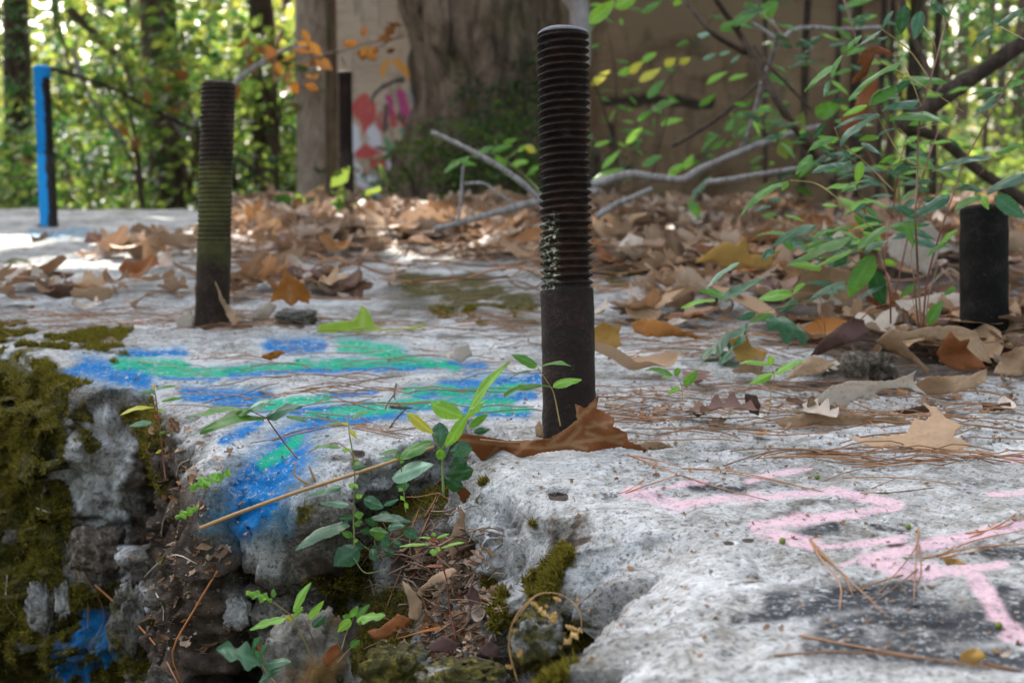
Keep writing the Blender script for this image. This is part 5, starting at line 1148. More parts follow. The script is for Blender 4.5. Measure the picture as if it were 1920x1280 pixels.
SHL = [(1210, 30, 1190, 190, 90, 'd', 'ovate'), (1300, 60, 1265, 215, 85, 'b', 'ovate'), (1150, 60, 1085, 160, 30, 'b'), (1350, 10, 1450, 90, 55, 'd'), (1120, 200, 1010, 240, 20, 'b'), (1085, 165, 950, 260, 16, 'b'),
       (975, 190, 895, 275, 30, 'g'), (995, 265, 880, 310, 30, 'g'), (870, 300, 810, 440, 30, 'g'), (840, 345, 665, 500, 45, 'g', 'tooth'), (800, 440, 770, 530, 35, 'p', 'tooth'), (1205, 335, 905, 550, 32, 'g'), (1190, 440, 1440, 450, 60, 'g', 'ovate'),
       (1160, 470, 1015, 575, 85, 'g', 'ovate'), (1240, 440, 1130, 520, 50, 'b'), (1190, 530, 1080, 550, 20, 'b'), (1010, 575, 870, 635, 40, 'l'), (1280, 545, 1085, 605, 38, 'b', 'tooth'), (1275, 590, 1140, 600, 28, 'b'),
       (1065, 620, 860, 800, 62, 'b', 'tooth'), (1050, 620, 830, 700, 25, 'b'), (1460, 665, 1130, 655, 52, 'g', 'tooth'), (780, 670, 710, 760, 42, 'd'), (830, 745, 680, 830, 45, 'g'), (1070, 745, 960, 770, 38, 'l', 'ovate'),
       (1150, 700, 1060, 750, 22, 'b'), (915, 880, 705, 945, 52, 'b', 'tooth'), (920, 865, 870, 810, 26, 'b'), (1165, 845, 1070, 890, 36, 'g'), (975, 880, 950, 1000, 60, 'l', 'ovate'), (705, 845, 615, 955, 52, 'g', 'ovate'),
       (575, 985, 310, 1185, 48, 'g', 'tooth'), (575, 990, 540, 1040, 40, 'l'), (1240, 905, 1140, 960, 60, 'd', 'ovate'), (1020, 980, 860, 1050, 22, 'g'), (1370, 990, 1170, 1020, 36, 'd'), (1862, 950, 1655, 1060, 70, 'b', 'ovate'),
       (1640, 1040, 1480, 1040, 42, 'd'), (1620, 1065, 1480, 1150, 50, 'g', 'tooth'), (1630, 1070, 1670, 1145, 52, 'l', 'tooth'), (1700, 1070, 1870, 1190, 110, 'b', 'tooth'), (1460, 1060, 1240, 1190, 70, 'b', 'tooth'),
       (1690, 850, 1380, 920, 38, 'b', 'tooth'), (1700, 840, 1862, 785, 42, 'g'), (1520, 920, 1350, 935, 16, 'b'), (1750, 480, 1560, 520, 36, 'g'), (1760, 480, 1870, 440, 52, 'g', 'ovate'), (1750, 500, 1600, 620, 40, 'b', 'tooth'),
       (1720, 570, 1600, 620, 20, 'b'), (1800, 410, 1870, 390, 32, 'g'), (1720, 140, 1870, 40, 42, 'd', 'tooth'), (1700, 150, 1575, 260, 46, 'd', 'tooth'), (1150, 1070, 1010, 1080, 22, 'b'), (1000, 1110, 930, 1160, 32, 'b'), (1130, 1240, 1330, 1260, 60, 'g', 'tooth')]
SHL += sh6([(1220, 0, 1260, 130, 42, 'g'), (1110, 10, 950, 160, 60, 'g', 'tooth'), (730, 10, 490, 120, 56, 'b', 'tooth'), (930, 10, 770, 80, 30, 'g'), (1110, 90, 990, 160, 48, 'b', 'ovate'), (930, 70, 560, 235, 60, 'g', 'tooth'), (930, 140, 720, 235, 26, 'l'),
           (1035, 170, 905, 400, 135, 'g', 'ovate'), (900, 180, 820, 230, 62, 'd'), (500, 140, 430, 200, 50, 'b', 'tooth'), (310, 210, 125, 360, 26, 'p'), (770, 95, 640, 130, 36, 'g'), (440, 300, 190, 450, 50, 'b', 'tooth'), (600, 375, 410, 415, 75, 'l', 'ovate'),
           (665, 320, 600, 385, 32, 'l'), (890, 310, 670, 430, 42, 'b'), (890, 330, 790, 390, 50, 'b', 'lobed'), (1040, 250, 1100, 450, 120, 'd', 'ovate'), (1100, 330, 970, 410, 32, 'b'), (250, 390, 90, 370, 56, 'g', 'tooth'), (180, 420, -10, 460, 30, 'l', 'tooth'),
           (630, 410, 530, 480, 46, 'b'), (440, 520, 690, 620, 120, 'b', 'lobed'), (400, 490, 295, 520, 50, 'b'), (490, 490, 370, 540, 38, 'g'), (355, 545, 80, 750, 62, 'b', 'lobed'), (360, 560, 205, 775, 62, 'b', 'lobed'),
           (1415, 420, 1340, 550, 72, 'g', 'oblong'), (1490, 345, 1420, 390, 36, 'g'), (1500, 30, 1390, 130, 32, 'l'), (1270, 330, 1180, 400, 42, 'g'), (1440, 100, 1330, 180, 30, 'g'), (860, 30, 700, 90, 30, 'g'), (980, 40, 1110, 110, 40, 'l')])
Y6 = lambda L: [(a, b + 420 * K) for a, b in L]
SHS = [([(1300, 560 + 420 * K), (1285, 300 + 420 * K), (1275, 100 + 420 * K), (1270, 1150), (1280, 950), (1285, 740), (1310, 580), (1385, 320), (1430, 150), (1500, -20)], 7, 0, BST),
       ([(1312, 560 + 420 * K), (1335, 300 + 420 * K), (1420, 0 + 420 * K), (1490, 1020), (1540, 880), (1720, 550), (1880, 290)], 6, 0, RED),
       ([(1135, 540 + 420 * K), (1130, 380 + 420 * K), (1100, 200 + 420 * K), (1125, 1230), (1150, 1120), (1180, 920), (1210, 780)], 5, 0, RED),
       ([(1285, 560 + 420 * K), (1262, 300 + 420 * K), (1245, 180 + 420 * K), (1265, 60 + 420 * K)], 5, .01, BST), ([(1325, 560 + 420 * K), (1345, 380 + 420 * K), (1400, 200 + 420 * K)], 4, .01, BST), ([(1280, 555 + 420 * K), (1250, 400 + 420 * K), (1180, 330 + 420 * K)], 3, 0, BST),
       ([(1085, 160), (1230, 270), (1340, 420)], 4, 0, YST), ([(1045, 325), (1200, 400), (1330, 480), (1530, 610)], 4, 0, YST), ([(1215, 370), (1260, 470), (1300, 580)], 3, 0, YST), ([(1310, 140), (1370, 230), (1385, 310)], 3, 0, YST), ([(1360, 10), (1420, 90), (1430, 150)], 4, 0, YST),
       ([(830, 700), (870, 780), (1000, 890), (1150, 1040)], 4, 0, YST), ([(1040, 590), (1100, 700), (1180, 830), (1270, 900)], 4, 0, YST), ([(590, 985), (720, 1000), (830, 1070), (990, 1210), (1040, 1250)], 4, 0, YST), ([(1110, 910), (1350, 920), (1500, 985)], 3.5, 0, YST),
       ([(1740, 150), (1870, 220)], 3.5, 0, YST), ([(1590, 630), (1680, 590), (1740, 540)], 2.5, 0, BST), ([(1690, 870), (1640, 930), (1560, 1000)], 2.5, 0, BST), ([(1290, 700), (1380, 680), (1465, 690)], 2.5, 0, YST), ([(1180, 700), (1270, 790)], 3, 0, YST),
       (Y6([(690, 60), (880, 130), (1040, 170), (1090, 260)]), 3, 0, YST), (Y6([(600, 380), (740, 395), (775, 560), (780, 740)]), 3, -.05, BST), (Y6([(350, 550), (440, 480), (640, 430), (760, 440)]), 3, -.05, YST), (Y6([(960, 530), (1040, 460), (1130, 430)]), 4, 0, RED),
       (Y6([(620, 250), (720, 330), (745, 400)]), 2.5, 0, YST), (Y6([(700, 490), (770, 600), (780, 700)]), 2.5, 0, YST)]
shr = plant('shrub', 'tall leafy green shrub with thin red stems rising from the leaf heap at the right', 'shrub', R3, 1.70, SHS, SHL, spread=.10, seed=3)
_rg = np.random.RandomState(77); _L = []; _S = [([(1150, 1600), (1060, 1350), (960, 1050), (900, 800)], 5, 0, BST), ([(1160, 1600), (1250, 1200), (1330, 900), (1400, 700)], 5, 0, RED), ([(1140, 1600), (900, 1400), (650, 1250), (450, 1180)], 4, 0, YST)]
for _k in range(92):
    _st = _S[_k % 3][0]; _u = _rg.uniform(.25, 1) * (len(_st) - 1); _i = min(int(_u), len(_st) - 2); _f = _u - _i
    _x = _st[_i][0] * (1 - _f) + _st[_i + 1][0] * _f + _rg.normal() * 70; _y = _st[_i][1] * (1 - _f) + _st[_i + 1][1] * _f + _rg.normal() * 70
    _a = _rg.choice([math.pi, 0]) + _rg.normal() * .5; _l = _rg.uniform(80, 190); _L.append((_x, _y, _x + math.cos(_a) * _l, _y + math.sin(_a) * _l * .6 + 30, _rg.uniform(14, 50), _rg.choice(list('ggbdbl')), _rg.choice(['tooth', 'lance'])))
_L2 = []; _S2 = [([(1200, 1300), (1050, 900), (800, 500), (600, 250), (420, 60)], 5, 0, BST), ([(1200, 1300), (1150, 800), (1000, 400), (900, 60), (860, -40)], 6, 0, BST), ([(1220, 1300), (1420, 800), (1560, 400), (1650, 80)], 5, 0, BST), ([(1100, 1000), (700, 720), (350, 600)], 4, 0, BST)]
for _k in range(96):
    _st = _S2[_k % 4][0]; _u = _rg.uniform(.2, 1) * (len(_st) - 1); _i = min(int(_u), len(_st) - 2); _f = _u - _i
    _x = _st[_i][0] * (1 - _f) + _st[_i + 1][0] * _f + _rg.normal() * 80; _y = _st[_i][1] * (1 - _f) + _st[_i + 1][1] * _f + _rg.normal() * 60
    _a = _rg.choice([math.pi, 0]) + _rg.normal() * .6; _l = _rg.uniform(70, 150); _L2.append((_x, _y, _x + math.cos(_a) * _l, _y + math.sin(_a) * _l * .6 + 25, _rg.uniform(12, 42), _rg.choice(list('gddbgl')), 'lance'))
_L3 = []; _S3 = [([(1450, 1080), (1600, 700), (1850, 350), (2050, 60)], 4, 0, TWIGB), ([(1460, 1080), (1500, 600), (1480, 300), (1420, 40)], 4, 0, TWIGB), ([(1480, 1080), (1900, 900), (2250, 640), (2500, 350)], 4, 0, TWIGB), ([(2300, 1050), (2330, 700), (2300, 350), (2350, -20)], 4, 0, TWIGB)]
for _k in range(96):
    _st = _S3[_k % 4][0]; _u = _rg.uniform(.1, 1) * (len(_st) - 1); _i = min(int(_u), len(_st) - 2); _f = _u - _i
    _x = _st[_i][0] * (1 - _f) + _st[_i + 1][0] * _f + _rg.normal() * 70; _y = _st[_i][1] * (1 - _f) + _st[_i + 1][1] * _f + _rg.normal() * 60
    _a = _rg.choice([math.pi, 0]) + _rg.normal() * .7; _l = _rg.uniform(45, 95); _L3.append((_x, _y, _x + math.cos(_a) * _l, _y + math.sin(_a) * _l * .6 + 15, _rg.uniform(12, 30), _rg.choice(list('ggldgg')), 'lance'))
plant('sapling', 'airy sapling with small leaves against the stained wall, farther than the others', 'sapling', R2, 4.4, _S3, _L3, spread=.5, seed=42)
plant('sapling', 'slender many stemmed sapling with fine narrow leaves between shrub and stained wall', 'sapling', R3, 2.8, _S2, _L2, spread=.3, seed=41)
plant('shrub', 'second shrub of narrow dark leaves tangled behind the tall leafy one', 'shrub', R3, 2.0, _S, _L, spread=.22, seed=8)
S('dead_leaf', C(*R3, [(1045, 252), (1000, 268), (965, 310), (948, 350), (985, 355), (960, 395), (925, 430), (920, 468), (965, 440), (1010, 400), (1035, 340), (1052, 290), (1100, 300), (1150, 312), (1130, 275), (1080, 255)]), DLM,
  'red brown dead leaf caught high in the green shrub', t=1.66, curl=.02, cs=16, seed=61, rnd=.3)
S('dead_leaf', C(*R3, [(1000, 430), (1070, 440), (1060, 520), (1010, 600), (960, 690), (880, 730), (860, 660), (930, 590), (970, 500)]), DLM, 'dark russet leaf hanging behind the shrub', t=2.3, curl=.03, cs=9, seed=62)
plant('seedling', 'seedling with broad glossy leaves sprouting from the crack left of the russet leaf', 'seedling', C2, 1.19, [([(1255, 840), (1250, 650), (1265, 560), (1310, 470), (1380, 400)], 8, 0, GST), ([(1250, 640), (1195, 495)], 5, 0, GST)],
      [(1390, 375, 1615, 112, 46, 'l'), (1365, 415, 1185, 335, 92, 'l', 'oblong'), (1200, 500, 1055, 390, 55, 'y', 'oblong'), (1265, 575, 1400, 380, 62, 'l'), (1370, 420, 1482, 322, 40, 'l'), (1395, 470, 1498, 395, 42, 'g'), (1240, 575, 1235, 440, 95, 'b', 'oblong'),
       (1420, 495, 1508, 478, 36, 'd'), (1190, 545, 1020, 640, 62, 'g', 'oblong'), (1240, 645, 1240, 580, 52, 'g', 'ovate'), (1290, 600, 1412, 585, 88, 'b', 'oblong'), (1290, 700, 1380, 650, 80, 'd', 'oblong'), (1270, 730, 1420, 700, 90, 'd', 'oblong'), (1260, 745, 1360, 800, 80, 'd', 'oblong'),
       (1010, 590, 900, 620, 20, 'g'), (1010, 640, 900, 640, 30, 'p')], spread=.03, seed=11)
plant('weed', 'leafy weed climbing the slab edge below the golden woody stem, tallest in the hollow', 'weed', C2, 1.13, [([(770, 1130), (765, 950), (770, 700), (745, 520), (728, 415)], 5, 0, GST), ([(765, 1180), (830, 1260), (950, 1240)], 4, 0, GST)],
      [(740, 890, 585, 880, 32, 'p', 'tooth'), (820, 860, 930, 905, 66, 'b', 'ovate'), (700, 795, 510, 845, 36, 'b', 'tooth'), (735, 985, 445, 1140, 62, 'b', 'tooth'), (790, 1120, 655, 1225, 125, 'b', 'tooth'), (860, 960, 1085, 985, 42, 'b', 'tooth'), (700, 580, 540, 580, 20, 'g'),
       (740, 435, 860, 375, 16, 'g'), (720, 440, 600, 452, 12, 'g'), (760, 695, 835, 680, 28, 'b'), (850, 1030, 955, 1045, 50, 'g', 'tooth'), (950, 1015, 1045, 1005, 40, 'b', 'ovate'), (1040, 1030, 1120, 1075, 52, 'b', 'tooth'), (920, 1075, 960, 1115, 62, 'b', 'ovate'),
       (930, 895, 1010, 860, 24, 'b'), (745, 480, 785, 530, 22, 'y'), (735, 450, 700, 445, 14, 'y'), (750, 590, 700, 590, 16, 'l'), (765, 670, 800, 660, 18, 'l'), (765, 790, 735, 780, 24, 'l'), (775, 850, 815, 835, 30, 'l'), (770, 950, 820, 940, 40, 'g'), (770, 1000, 810, 980, 30, 'g'), (765, 1090, 790, 1080, 22, 'l'),
       (765, 780, 790, 800, 22, 'l'), (765, 960, 680, 960, 30, 'd'), (860, 1130, 890, 1200, 50, 'd')], spread=.03, seed=12)
plant('weed', 'slighter weed with one pale bluish leaf between the tall weed and the crack', 'weed', C2, 1.16, [([(1050, 930), (1035, 780), (1018, 640), (1010, 590)], 4, 0, GST)],
      [(975, 745, 1205, 672, 85, 'p', 'ovate'), (1000, 790, 1070, 780, 62, 'b', 'ovate'), (1040, 865, 1020, 840, 20, 'l'), (1015, 640, 995, 610, 22, 'g'), (1035, 770, 1060, 755, 26, 'l'), (1030, 800, 1010, 815, 22, 'l'), (1045, 880, 1060, 910, 20, 'l'), (1020, 660, 1040, 650, 16, 'l')], spread=.02, seed=13)
plant('seedling', 'seedling with long pointed leaflets on a red stem over the blue painted tongue', 'seedling', R4, 1.17, [([(1620, 1275), (1550, 1190), (1470, 1080), (1455, 1050)], 5, 0, RED), ([(1460, 1060), (1370, 1020)], 4, 0, RED)],
      [(1370, 1012, 1010, 1056, 34, 'g'), (1455, 1052, 1090, 1140, 44, 'g'), (1375, 1015, 1100, 1120, 30, 'g', 'tooth'), (1355, 1012, 1480, 960, 44, 'p', 'ovate'), (1455, 1050, 1650, 995, 58, 'b', 'tooth'), (1560, 1045, 1682, 1082, 24, 'g')], spread=.03, seed=14)
plant('weed', 'thin flowering weed with narrow yellow leaves on the mossy corner left of the tongue', 'weed', R4, 1.38, [([(905, 1400), (890, 1280), (870, 1100), (850, 950), (840, 890)], 5, 0, RED)],
      [(840, 1000, 655, 1042, 20, 'y'), (828, 1080, 705, 1100, 30, 'p'), (880, 965, 1002, 950, 20, 'g'), (835, 915, 760, 920, 14, 'g'), (850, 905, 960, 882, 9, 'g'), (845, 900, 835, 870, 14, 'y'), (850, 930, 820, 900, 16, 'g'), (860, 1020, 890, 1010, 16, 'l'), (860, 1060, 840, 1040, 20, 'u'), (870, 1140, 900, 1130, 14, 'g'), (880, 1230, 850, 1250, 16, 'y')], spread=.02, seed=15)
plant('seedling', 'slender seedling with four toothed leaves right in front of the tallest bolt', 'seedling', R5, 1.24, [([(1195, 1100), (1160, 930), (1130, 870), (1070, 780)], 4.5, 0, YST)],
      [(1068, 775, 928, 712, 50, 'g', 'tooth'), (1080, 792, 918, 842, 14, 'b', 'tooth'), (1090, 780, 1252, 774, 20, 'g', 'tooth'), (1150, 886, 885, 936, 30, 'g', 'tooth'), (1155, 888, 1312, 850, 42, 'l', 'tooth')], spread=.02, seed=16)
plant('seedling', 'small sprig with four green leaves right of the tallest bolt on the pale top', 'seedling', R5, 1.45, [([(1862, 960), (1856, 890), (1840, 845), (1815, 820)], 3, 0, YST)],
      [(1805, 822, 1660, 795, 30, 'g', 'tooth'), (1820, 822, 1846, 785, 32, 'g', 'ovate'), (1805, 830, 1745, 836, 12, 'l'), (1848, 892, 1775, 925, 26, 'l', 'tooth'), (1870, 880, 1945, 795, 48, 'g', 'tooth')], spread=.02, seed=17)
plant('seedling', 'lime green sprig standing left of the pale beige curled leaf', 'seedling', R6, 1.44, [([(473, 1020), (485, 900), (500, 822), (478, 765)], 3, 0, YST)],
      [(478, 758, 308, 762, 22, 'l', 'tooth'), (482, 765, 480, 720, 38, 'l', 'ovate'), (500, 822, 672, 742, 30, 'l', 'tooth'), (492, 815, 358, 872, 40, 'l', 'tooth')], spread=.02, seed=18)
plant('seedling', 'red stemmed seedling with four narrow spreading leaves in the crack', 'seedling', R8, 1.06, [([(625, 1040), (590, 870), (575, 720), (540, 620), (510, 520)], 5, 0, RED), ([(570, 690), (555, 640)], 3, 0, RED)],
      [(478, 522, 318, 537, 14, 'l'), (545, 545, 672, 515, 14, 'l'), (500, 548, 505, 585, 42, 'l', 'ovate'), (505, 480, 505, 460, 26, 'l', 'ovate'), (500, 492, 420, 485, 10, 'l'), (520, 490, 590, 465, 12, 'l'), (520, 495, 470, 500, 22, 'u'), (555, 640, 455, 646, 16, 'u'), (540, 560, 520, 540, 18, 'l')], spread=.02, seed=19)
plant('weed', 'bright green weed with upright leaves in front of the ochre stone', 'weed', R7, 1.03, [([(1670, 1275), (1715, 1090), (1680, 980), (1660, 930)], 4, 0, RED), ([(1700, 1140), (1600, 930), (1490, 840)], 4, 0, YST)],
      [(1485, 832, 1342, 788, 36, 'l', 'curl'), (1490, 815, 1492, 765, 28, 'g'), (1600, 890, 1697, 730, 40, 'l'), (1560, 930, 1362, 992, 36, 'l', 'tooth'), (1600, 922, 1650, 868, 30, 'l', 'curl'), (1680, 935, 1766, 830, 38, 'l'), (1705, 975, 1776, 910, 46, 'd', 'ovate'), (1560, 920, 1600, 935, 30, 'y', 'curl')], spread=.02, seed=20)
plant('seedling', 'seedling with one broad lobed bluish leaf at the bottom left of the ochre stone', 'seedling', R7, .99, [([(1510, 1290), (1430, 1180), (1425, 1060)], 4, 0, YST)],
      [(1430, 1172, 1182, 1088, 100, 'b', 'lobed'), (1425, 1172, 1385, 1035, 70, 'b', 'lobed'), (1440, 1180, 1592, 1168, 46, 'b', 'tooth'), (1530, 1195, 1405, 1285, 34, 'b'), (1395, 1080, 1425, 1100, 30, 'u', 'ovate')], spread=.02, seed=21)
plant('seedling', 'fresh green seedling with divided leaves left of the spoon shaped leaf', 'seedling', R8, 1.05, [([(0, 1100), (30, 1000), (65, 930)], 3.5, 0, YST), ([(-20, 1170), (20, 1120), (60, 1080)], 3, 0, YST)],
      [(50, 922, 90, 858, 36, 'g'), (80, 922, 155, 848, 30, 'g'), (85, 932, 240, 915, 42, 'l', 'lobed'), (50, 930, -20, 1003, 50, 'l', 'tooth'), (90, 938, 130, 950, 40, 'g'), (50, 1082, 100, 1045, 38, 'g', 'ovate'), (50, 922, 5, 915, 30, 'g')], spread=.02, seed=22)
plant('weed', 'tiny bright weed with crinkled leaves at the lower end of the golden woody stem', 'weed', R7, 1.14, [([(1090, 435), (1072, 385), (1100, 290), (1128, 210)], 4.5, 0, BST)],
      [(1035, 218, 1255, 130, 40, 'l', 'curl'), (1060, 205, 1200, 165, 28, 'l', 'curl'), (955, 380, 1085, 320, 38, 'l', 'curl')], spread=.015, seed=23)
plant('dry_weed', 'withered golden weed arching over the mossy foot of the pink painted block', 'weed', R8, .92, [([(960, 1270), (915, 1080), (945, 930), (1050, 810), (1150, 788), (1240, 820), (1300, 885)], 5, 0, VST), ([(1050, 815), (1010, 860), (940, 950)], 4, 0, VST), ([(1300, 885), (1310, 960), (1290, 1020)], 3, 0, VST)],
      [(1030, 840, 1075, 860, 22, 'r', 'curl'), (1060, 860, 1132, 918, 26, 'r', 'curl'), (1165, 890, 1148, 955, 38, 'r', 'curl'), (1310, 985, 1188, 1085, 30, 'r', 'curl'), (1220, 965, 1290, 992, 24, 'r', 'curl'), (985, 1095, 962, 1142, 28, 'r', 'curl'), (930, 985, 965, 1015, 30, 'r', 'curl'), (1155, 815, 1200, 830, 20, 'r', 'curl'),
       (1280, 825, 1300, 835, 20, 'r', 'curl'), (900, 1180, 930, 1200, 26, 'r', 'curl'), (1110, 850, 1125, 870, 16, 'r', 'curl')], spread=.015, seed=24)
plant('weed', 'low dark tuft of small rounded leaves under the slab edge behind the tall weed', 'weed', C2, 1.19, [([(900, 1180), (880, 1080), (900, 960)], 3, 0, GST), ([(900, 1180), (820, 1110), (760, 1060)], 3, 0, GST), ([(900, 1180), (980, 1090), (1040, 1050)], 3, 0, GST)],
      [(890, 1000, 830, 970, 40, 'd', 'ovate'), (900, 960, 960, 930, 40, 'd', 'ovate'), (880, 1070, 940, 1060, 40, 'g', 'ovate'), (820, 1110, 770, 1130, 40, 'd', 'ovate'), (760, 1060, 700, 1040, 36, 'g', 'ovate'), (980, 1090, 1030, 1120, 40, 'd', 'ovate'), (1040, 1050, 1100, 1020, 36, 'd', 'ovate'), (900, 1120, 850, 1150, 36, 'd', 'ovate'), (930, 1140, 990, 1160, 40, 'd', 'ovate'), (860, 1040, 800, 1030, 34, 'd', 'ovate')], spread=.03, seed=51)
# golden woody stem lying across the broken corner
w = np.array([D(a, b, t) for a, b, t in [(375, 990, 1.130), (440, 964, 1.128), (540, 928, 1.130), (636, 897, 1.145), (720, 870, 1.160), (812, 838, 1.195)]])
strand('woody_stem', curve(w, 30), .00165, VST, 'long straight golden brown stem slanting across the blue painted tongue', 'stem', seg=8, taper=.8)
g1 = np.array([D(*C(*C2, [q])[0], 1.155) for q in [(555, 765), (530, 700), (520, 680)]]); strand('twig', curve(g1, 8), .0012, VST, 'short brown twig forking up from the golden brown stem', 'twig')
g1 = np.array([D(*C(*C2, [q])[0], 1.14) for q in [(515, 775), (450, 735), (440, 700), (455, 660)]]); strand('twig', curve(g1, 10), .0010, VST, 'thin curved twig left of the short fork on the golden stem', 'twig')

# ================================================================ fallen branches and saplings behind
def branch(o, pts, r0, r1, t, label, mat, cat='branch', group=None, t1=None, name='branch'):
    px_ = C(*o, pts); t1 = t1 or t; q = np.array([D(a, b, t + (t1 - t) * i / (len(px_) - 1)) for i, (a, b) in enumerate(px_)])
    loc = q[0]; c = curve(q, 10 * len(q)); rr = np.linspace(r0, r1, len(c)) / K / FPX * t; c += np.stack([vn(c * 9 + k * 5, 7) for k in range(3)], -1) * .004
    v, f = tube_arr(c, rr * (1 + .15 * vn(c * 20, 3)), 10)
    return tag(mesh(name, v, f, mat, attrs={'rnd': np.zeros(len(v))}, loc=loc), label, cat, group)
branch(R2, [(490, 720), (720, 830), (960, 980), (1100, 1090)], 13, 17, 3.0, 'pale straight stick slanting down behind the tallest bolt', TWIG)
branch(R2, [(500, 1240), (700, 1190), (860, 1150), (1100, 1090), (1400, 1040)], 16, 22, 3.0, 'pale stick lying on the litter, meeting the slanting stick', TWIG)
branch(R2, [(630, 1200), (650, 1080), (668, 905)], 9, 7, 2.95, 'short upright twig on the litter left of the tallest bolt', TWIG, 'twig', name='twig')
branch(R2, [(675, 1000), (780, 1005), (860, 1060), (950, 1120)], 8, 6, 2.95, 'thin curved twig joining the short upright twig', TWIG, 'twig', name='twig')
branch(R2, [(1370, 1005), (1550, 950), (1700, 970), (1862, 980), (1985, 915), (2190, 830), (2320, 780), (2480, 722), (2610, 690)], 27, 15, 3.1, 'long crooked pale branch right of the tallest bolt above the litter', TWIG)
branch(R2, [(1385, 1190), (1500, 1120), (1700, 1035)], 18, 14, 3.0, 'blunt ended grey stick under the long crooked branch', TWIG)
branch(R3, [(120, 990), (300, 970), (450, 950), (625, 925)], 16, 13, 3.0, 'dark grey stick under the leaning sapling', TWIG)
branch(R3, [(1180, 690), (1340, 585), (1450, 500), (1700, 340), (1950, 190)], 46, 48, 2.7, 'thick brown log rising to the right edge behind the shrub', BARKD, 'log', name='log')
branch(R3, [(1200, 680), (1400, 760), (1600, 920), (1900, 1120)], 30, 30, 2.9, 'dark thick branch sloping down to the right edge', BARKD)
branch(R3, [(540, 215), (600, 165), (700, 150), (850, 160), (1090, 150)], 13, 10, 3.2, 'level grey branch behind the top of the shrub', TWIG)
branch(R3, [(1180, -40), (1250, 200), (1320, 350), (1380, 480)], 18, 14, 2.6, 'thin brown stem leaning behind the upper shrub', TWIGB)
branch(R3, [(330, 810), (375, 650), (430, 480), (490, 330), (515, 200), (480, 125)], 17, 11, 3.3, 'pale leaning stick left of the dark leaning sapling stem', TWIG, t1=3.0)
branch(R3, [(-60, 800), (100, 710), (250, 590), (420, 450)], 14, 10, 3.4, 'thin dark branch slanting up to the leaning sapling', TWIGB)
branch(R3, [(370, 130), (430, 165), (500, 210)], 10, 9, 3.0, 'short grey branch end left of the leaning stick top', TWIG)
branch(R1, [(1290, 1275), (1420, 1200), (1560, 1170), (1720, 1180), (1870, 1190)], 12, 9, 3.6, 'slim grey branch lying on the litter right of the mossy bolt', TWIG)
branch(R1, [(1265, 480), (1330, 410), (1430, 340), (1560, 275), (1700, 260)], 18, 9, 4.6, 'grey branch with rusty leaves between mossy bolt and graffiti board', TWIG)
branch(R1, [(400, 270), (460, 460), (560, 620), (690, 790)], 14, 12, 7, 'blurred pale branch sloping down right of the blue bolt', TWIG)
branch(R1, [(270, 370), (600, 480), (800, 580), (1000, 680), (1110, 725)], 12, 10, 6.5, 'blurred long dark branch from blue bolt towards mossy bolt', BARKD)
branch(R1, [(380, 50), (560, 230), (680, 350), (730, 520)], 24, 18, 7.5, 'blurred thick grey branch at the top left', BARK)
branch(R1, [(930, 640), (1010, 740), (1080, 640)], 10, 8, 6.8, 'blurred forked pale twig left of the mossy bolt', TWIG, 'twig', name='twig')
branch(R1, [(1290, 860), (1450, 980), (1600, 1120), (1640, 1130)], 12, 10, 6.4, 'blurred dark twig crossing the straight dark trunk low down', BARKD, 'twig', name='twig')
plant('sapling', 'dark leaning sapling with forked stem and sparse green leaves before the stained wall', 'sapling', R3, 3.05, [([(820, 980), (760, 900), (640, 730), (520, 560), (370, 290), (300, 170), (170, -20)], 27, 0, TWIGB), ([(345, 285), (300, 265), (150, 170), (0, -10)], 19, 0, TWIGB), ([(300, 180), (320, 100)], 10, 0, TWIGB), ([(390, 250), (480, 370), (560, 450), (700, 600)], 10, 0, TWIGB)],
      [(280, 140, 440, 40, 80, 'g', 'ovate'), (420, 90, 520, 10, 120, 'g', 'ovate'), (200, 160, 300, 120, 60, 'g', 'ovate'), (480, 400, 560, 470, 50, 'g', 'ovate'), (870, 45, 1060, -15, 50, 'g'), (930, 110, 1065, 85, 40, 'l'), (560, 380, 770, 335, 26, 'd'), (720, 620, 860, 575, 120, 'g', 'ovate'), (660, 250, 760, 200, 40, 'd', 'ovate'), (610, 250, 700, 220, 40, 'd')], spread=.25, seed=31)
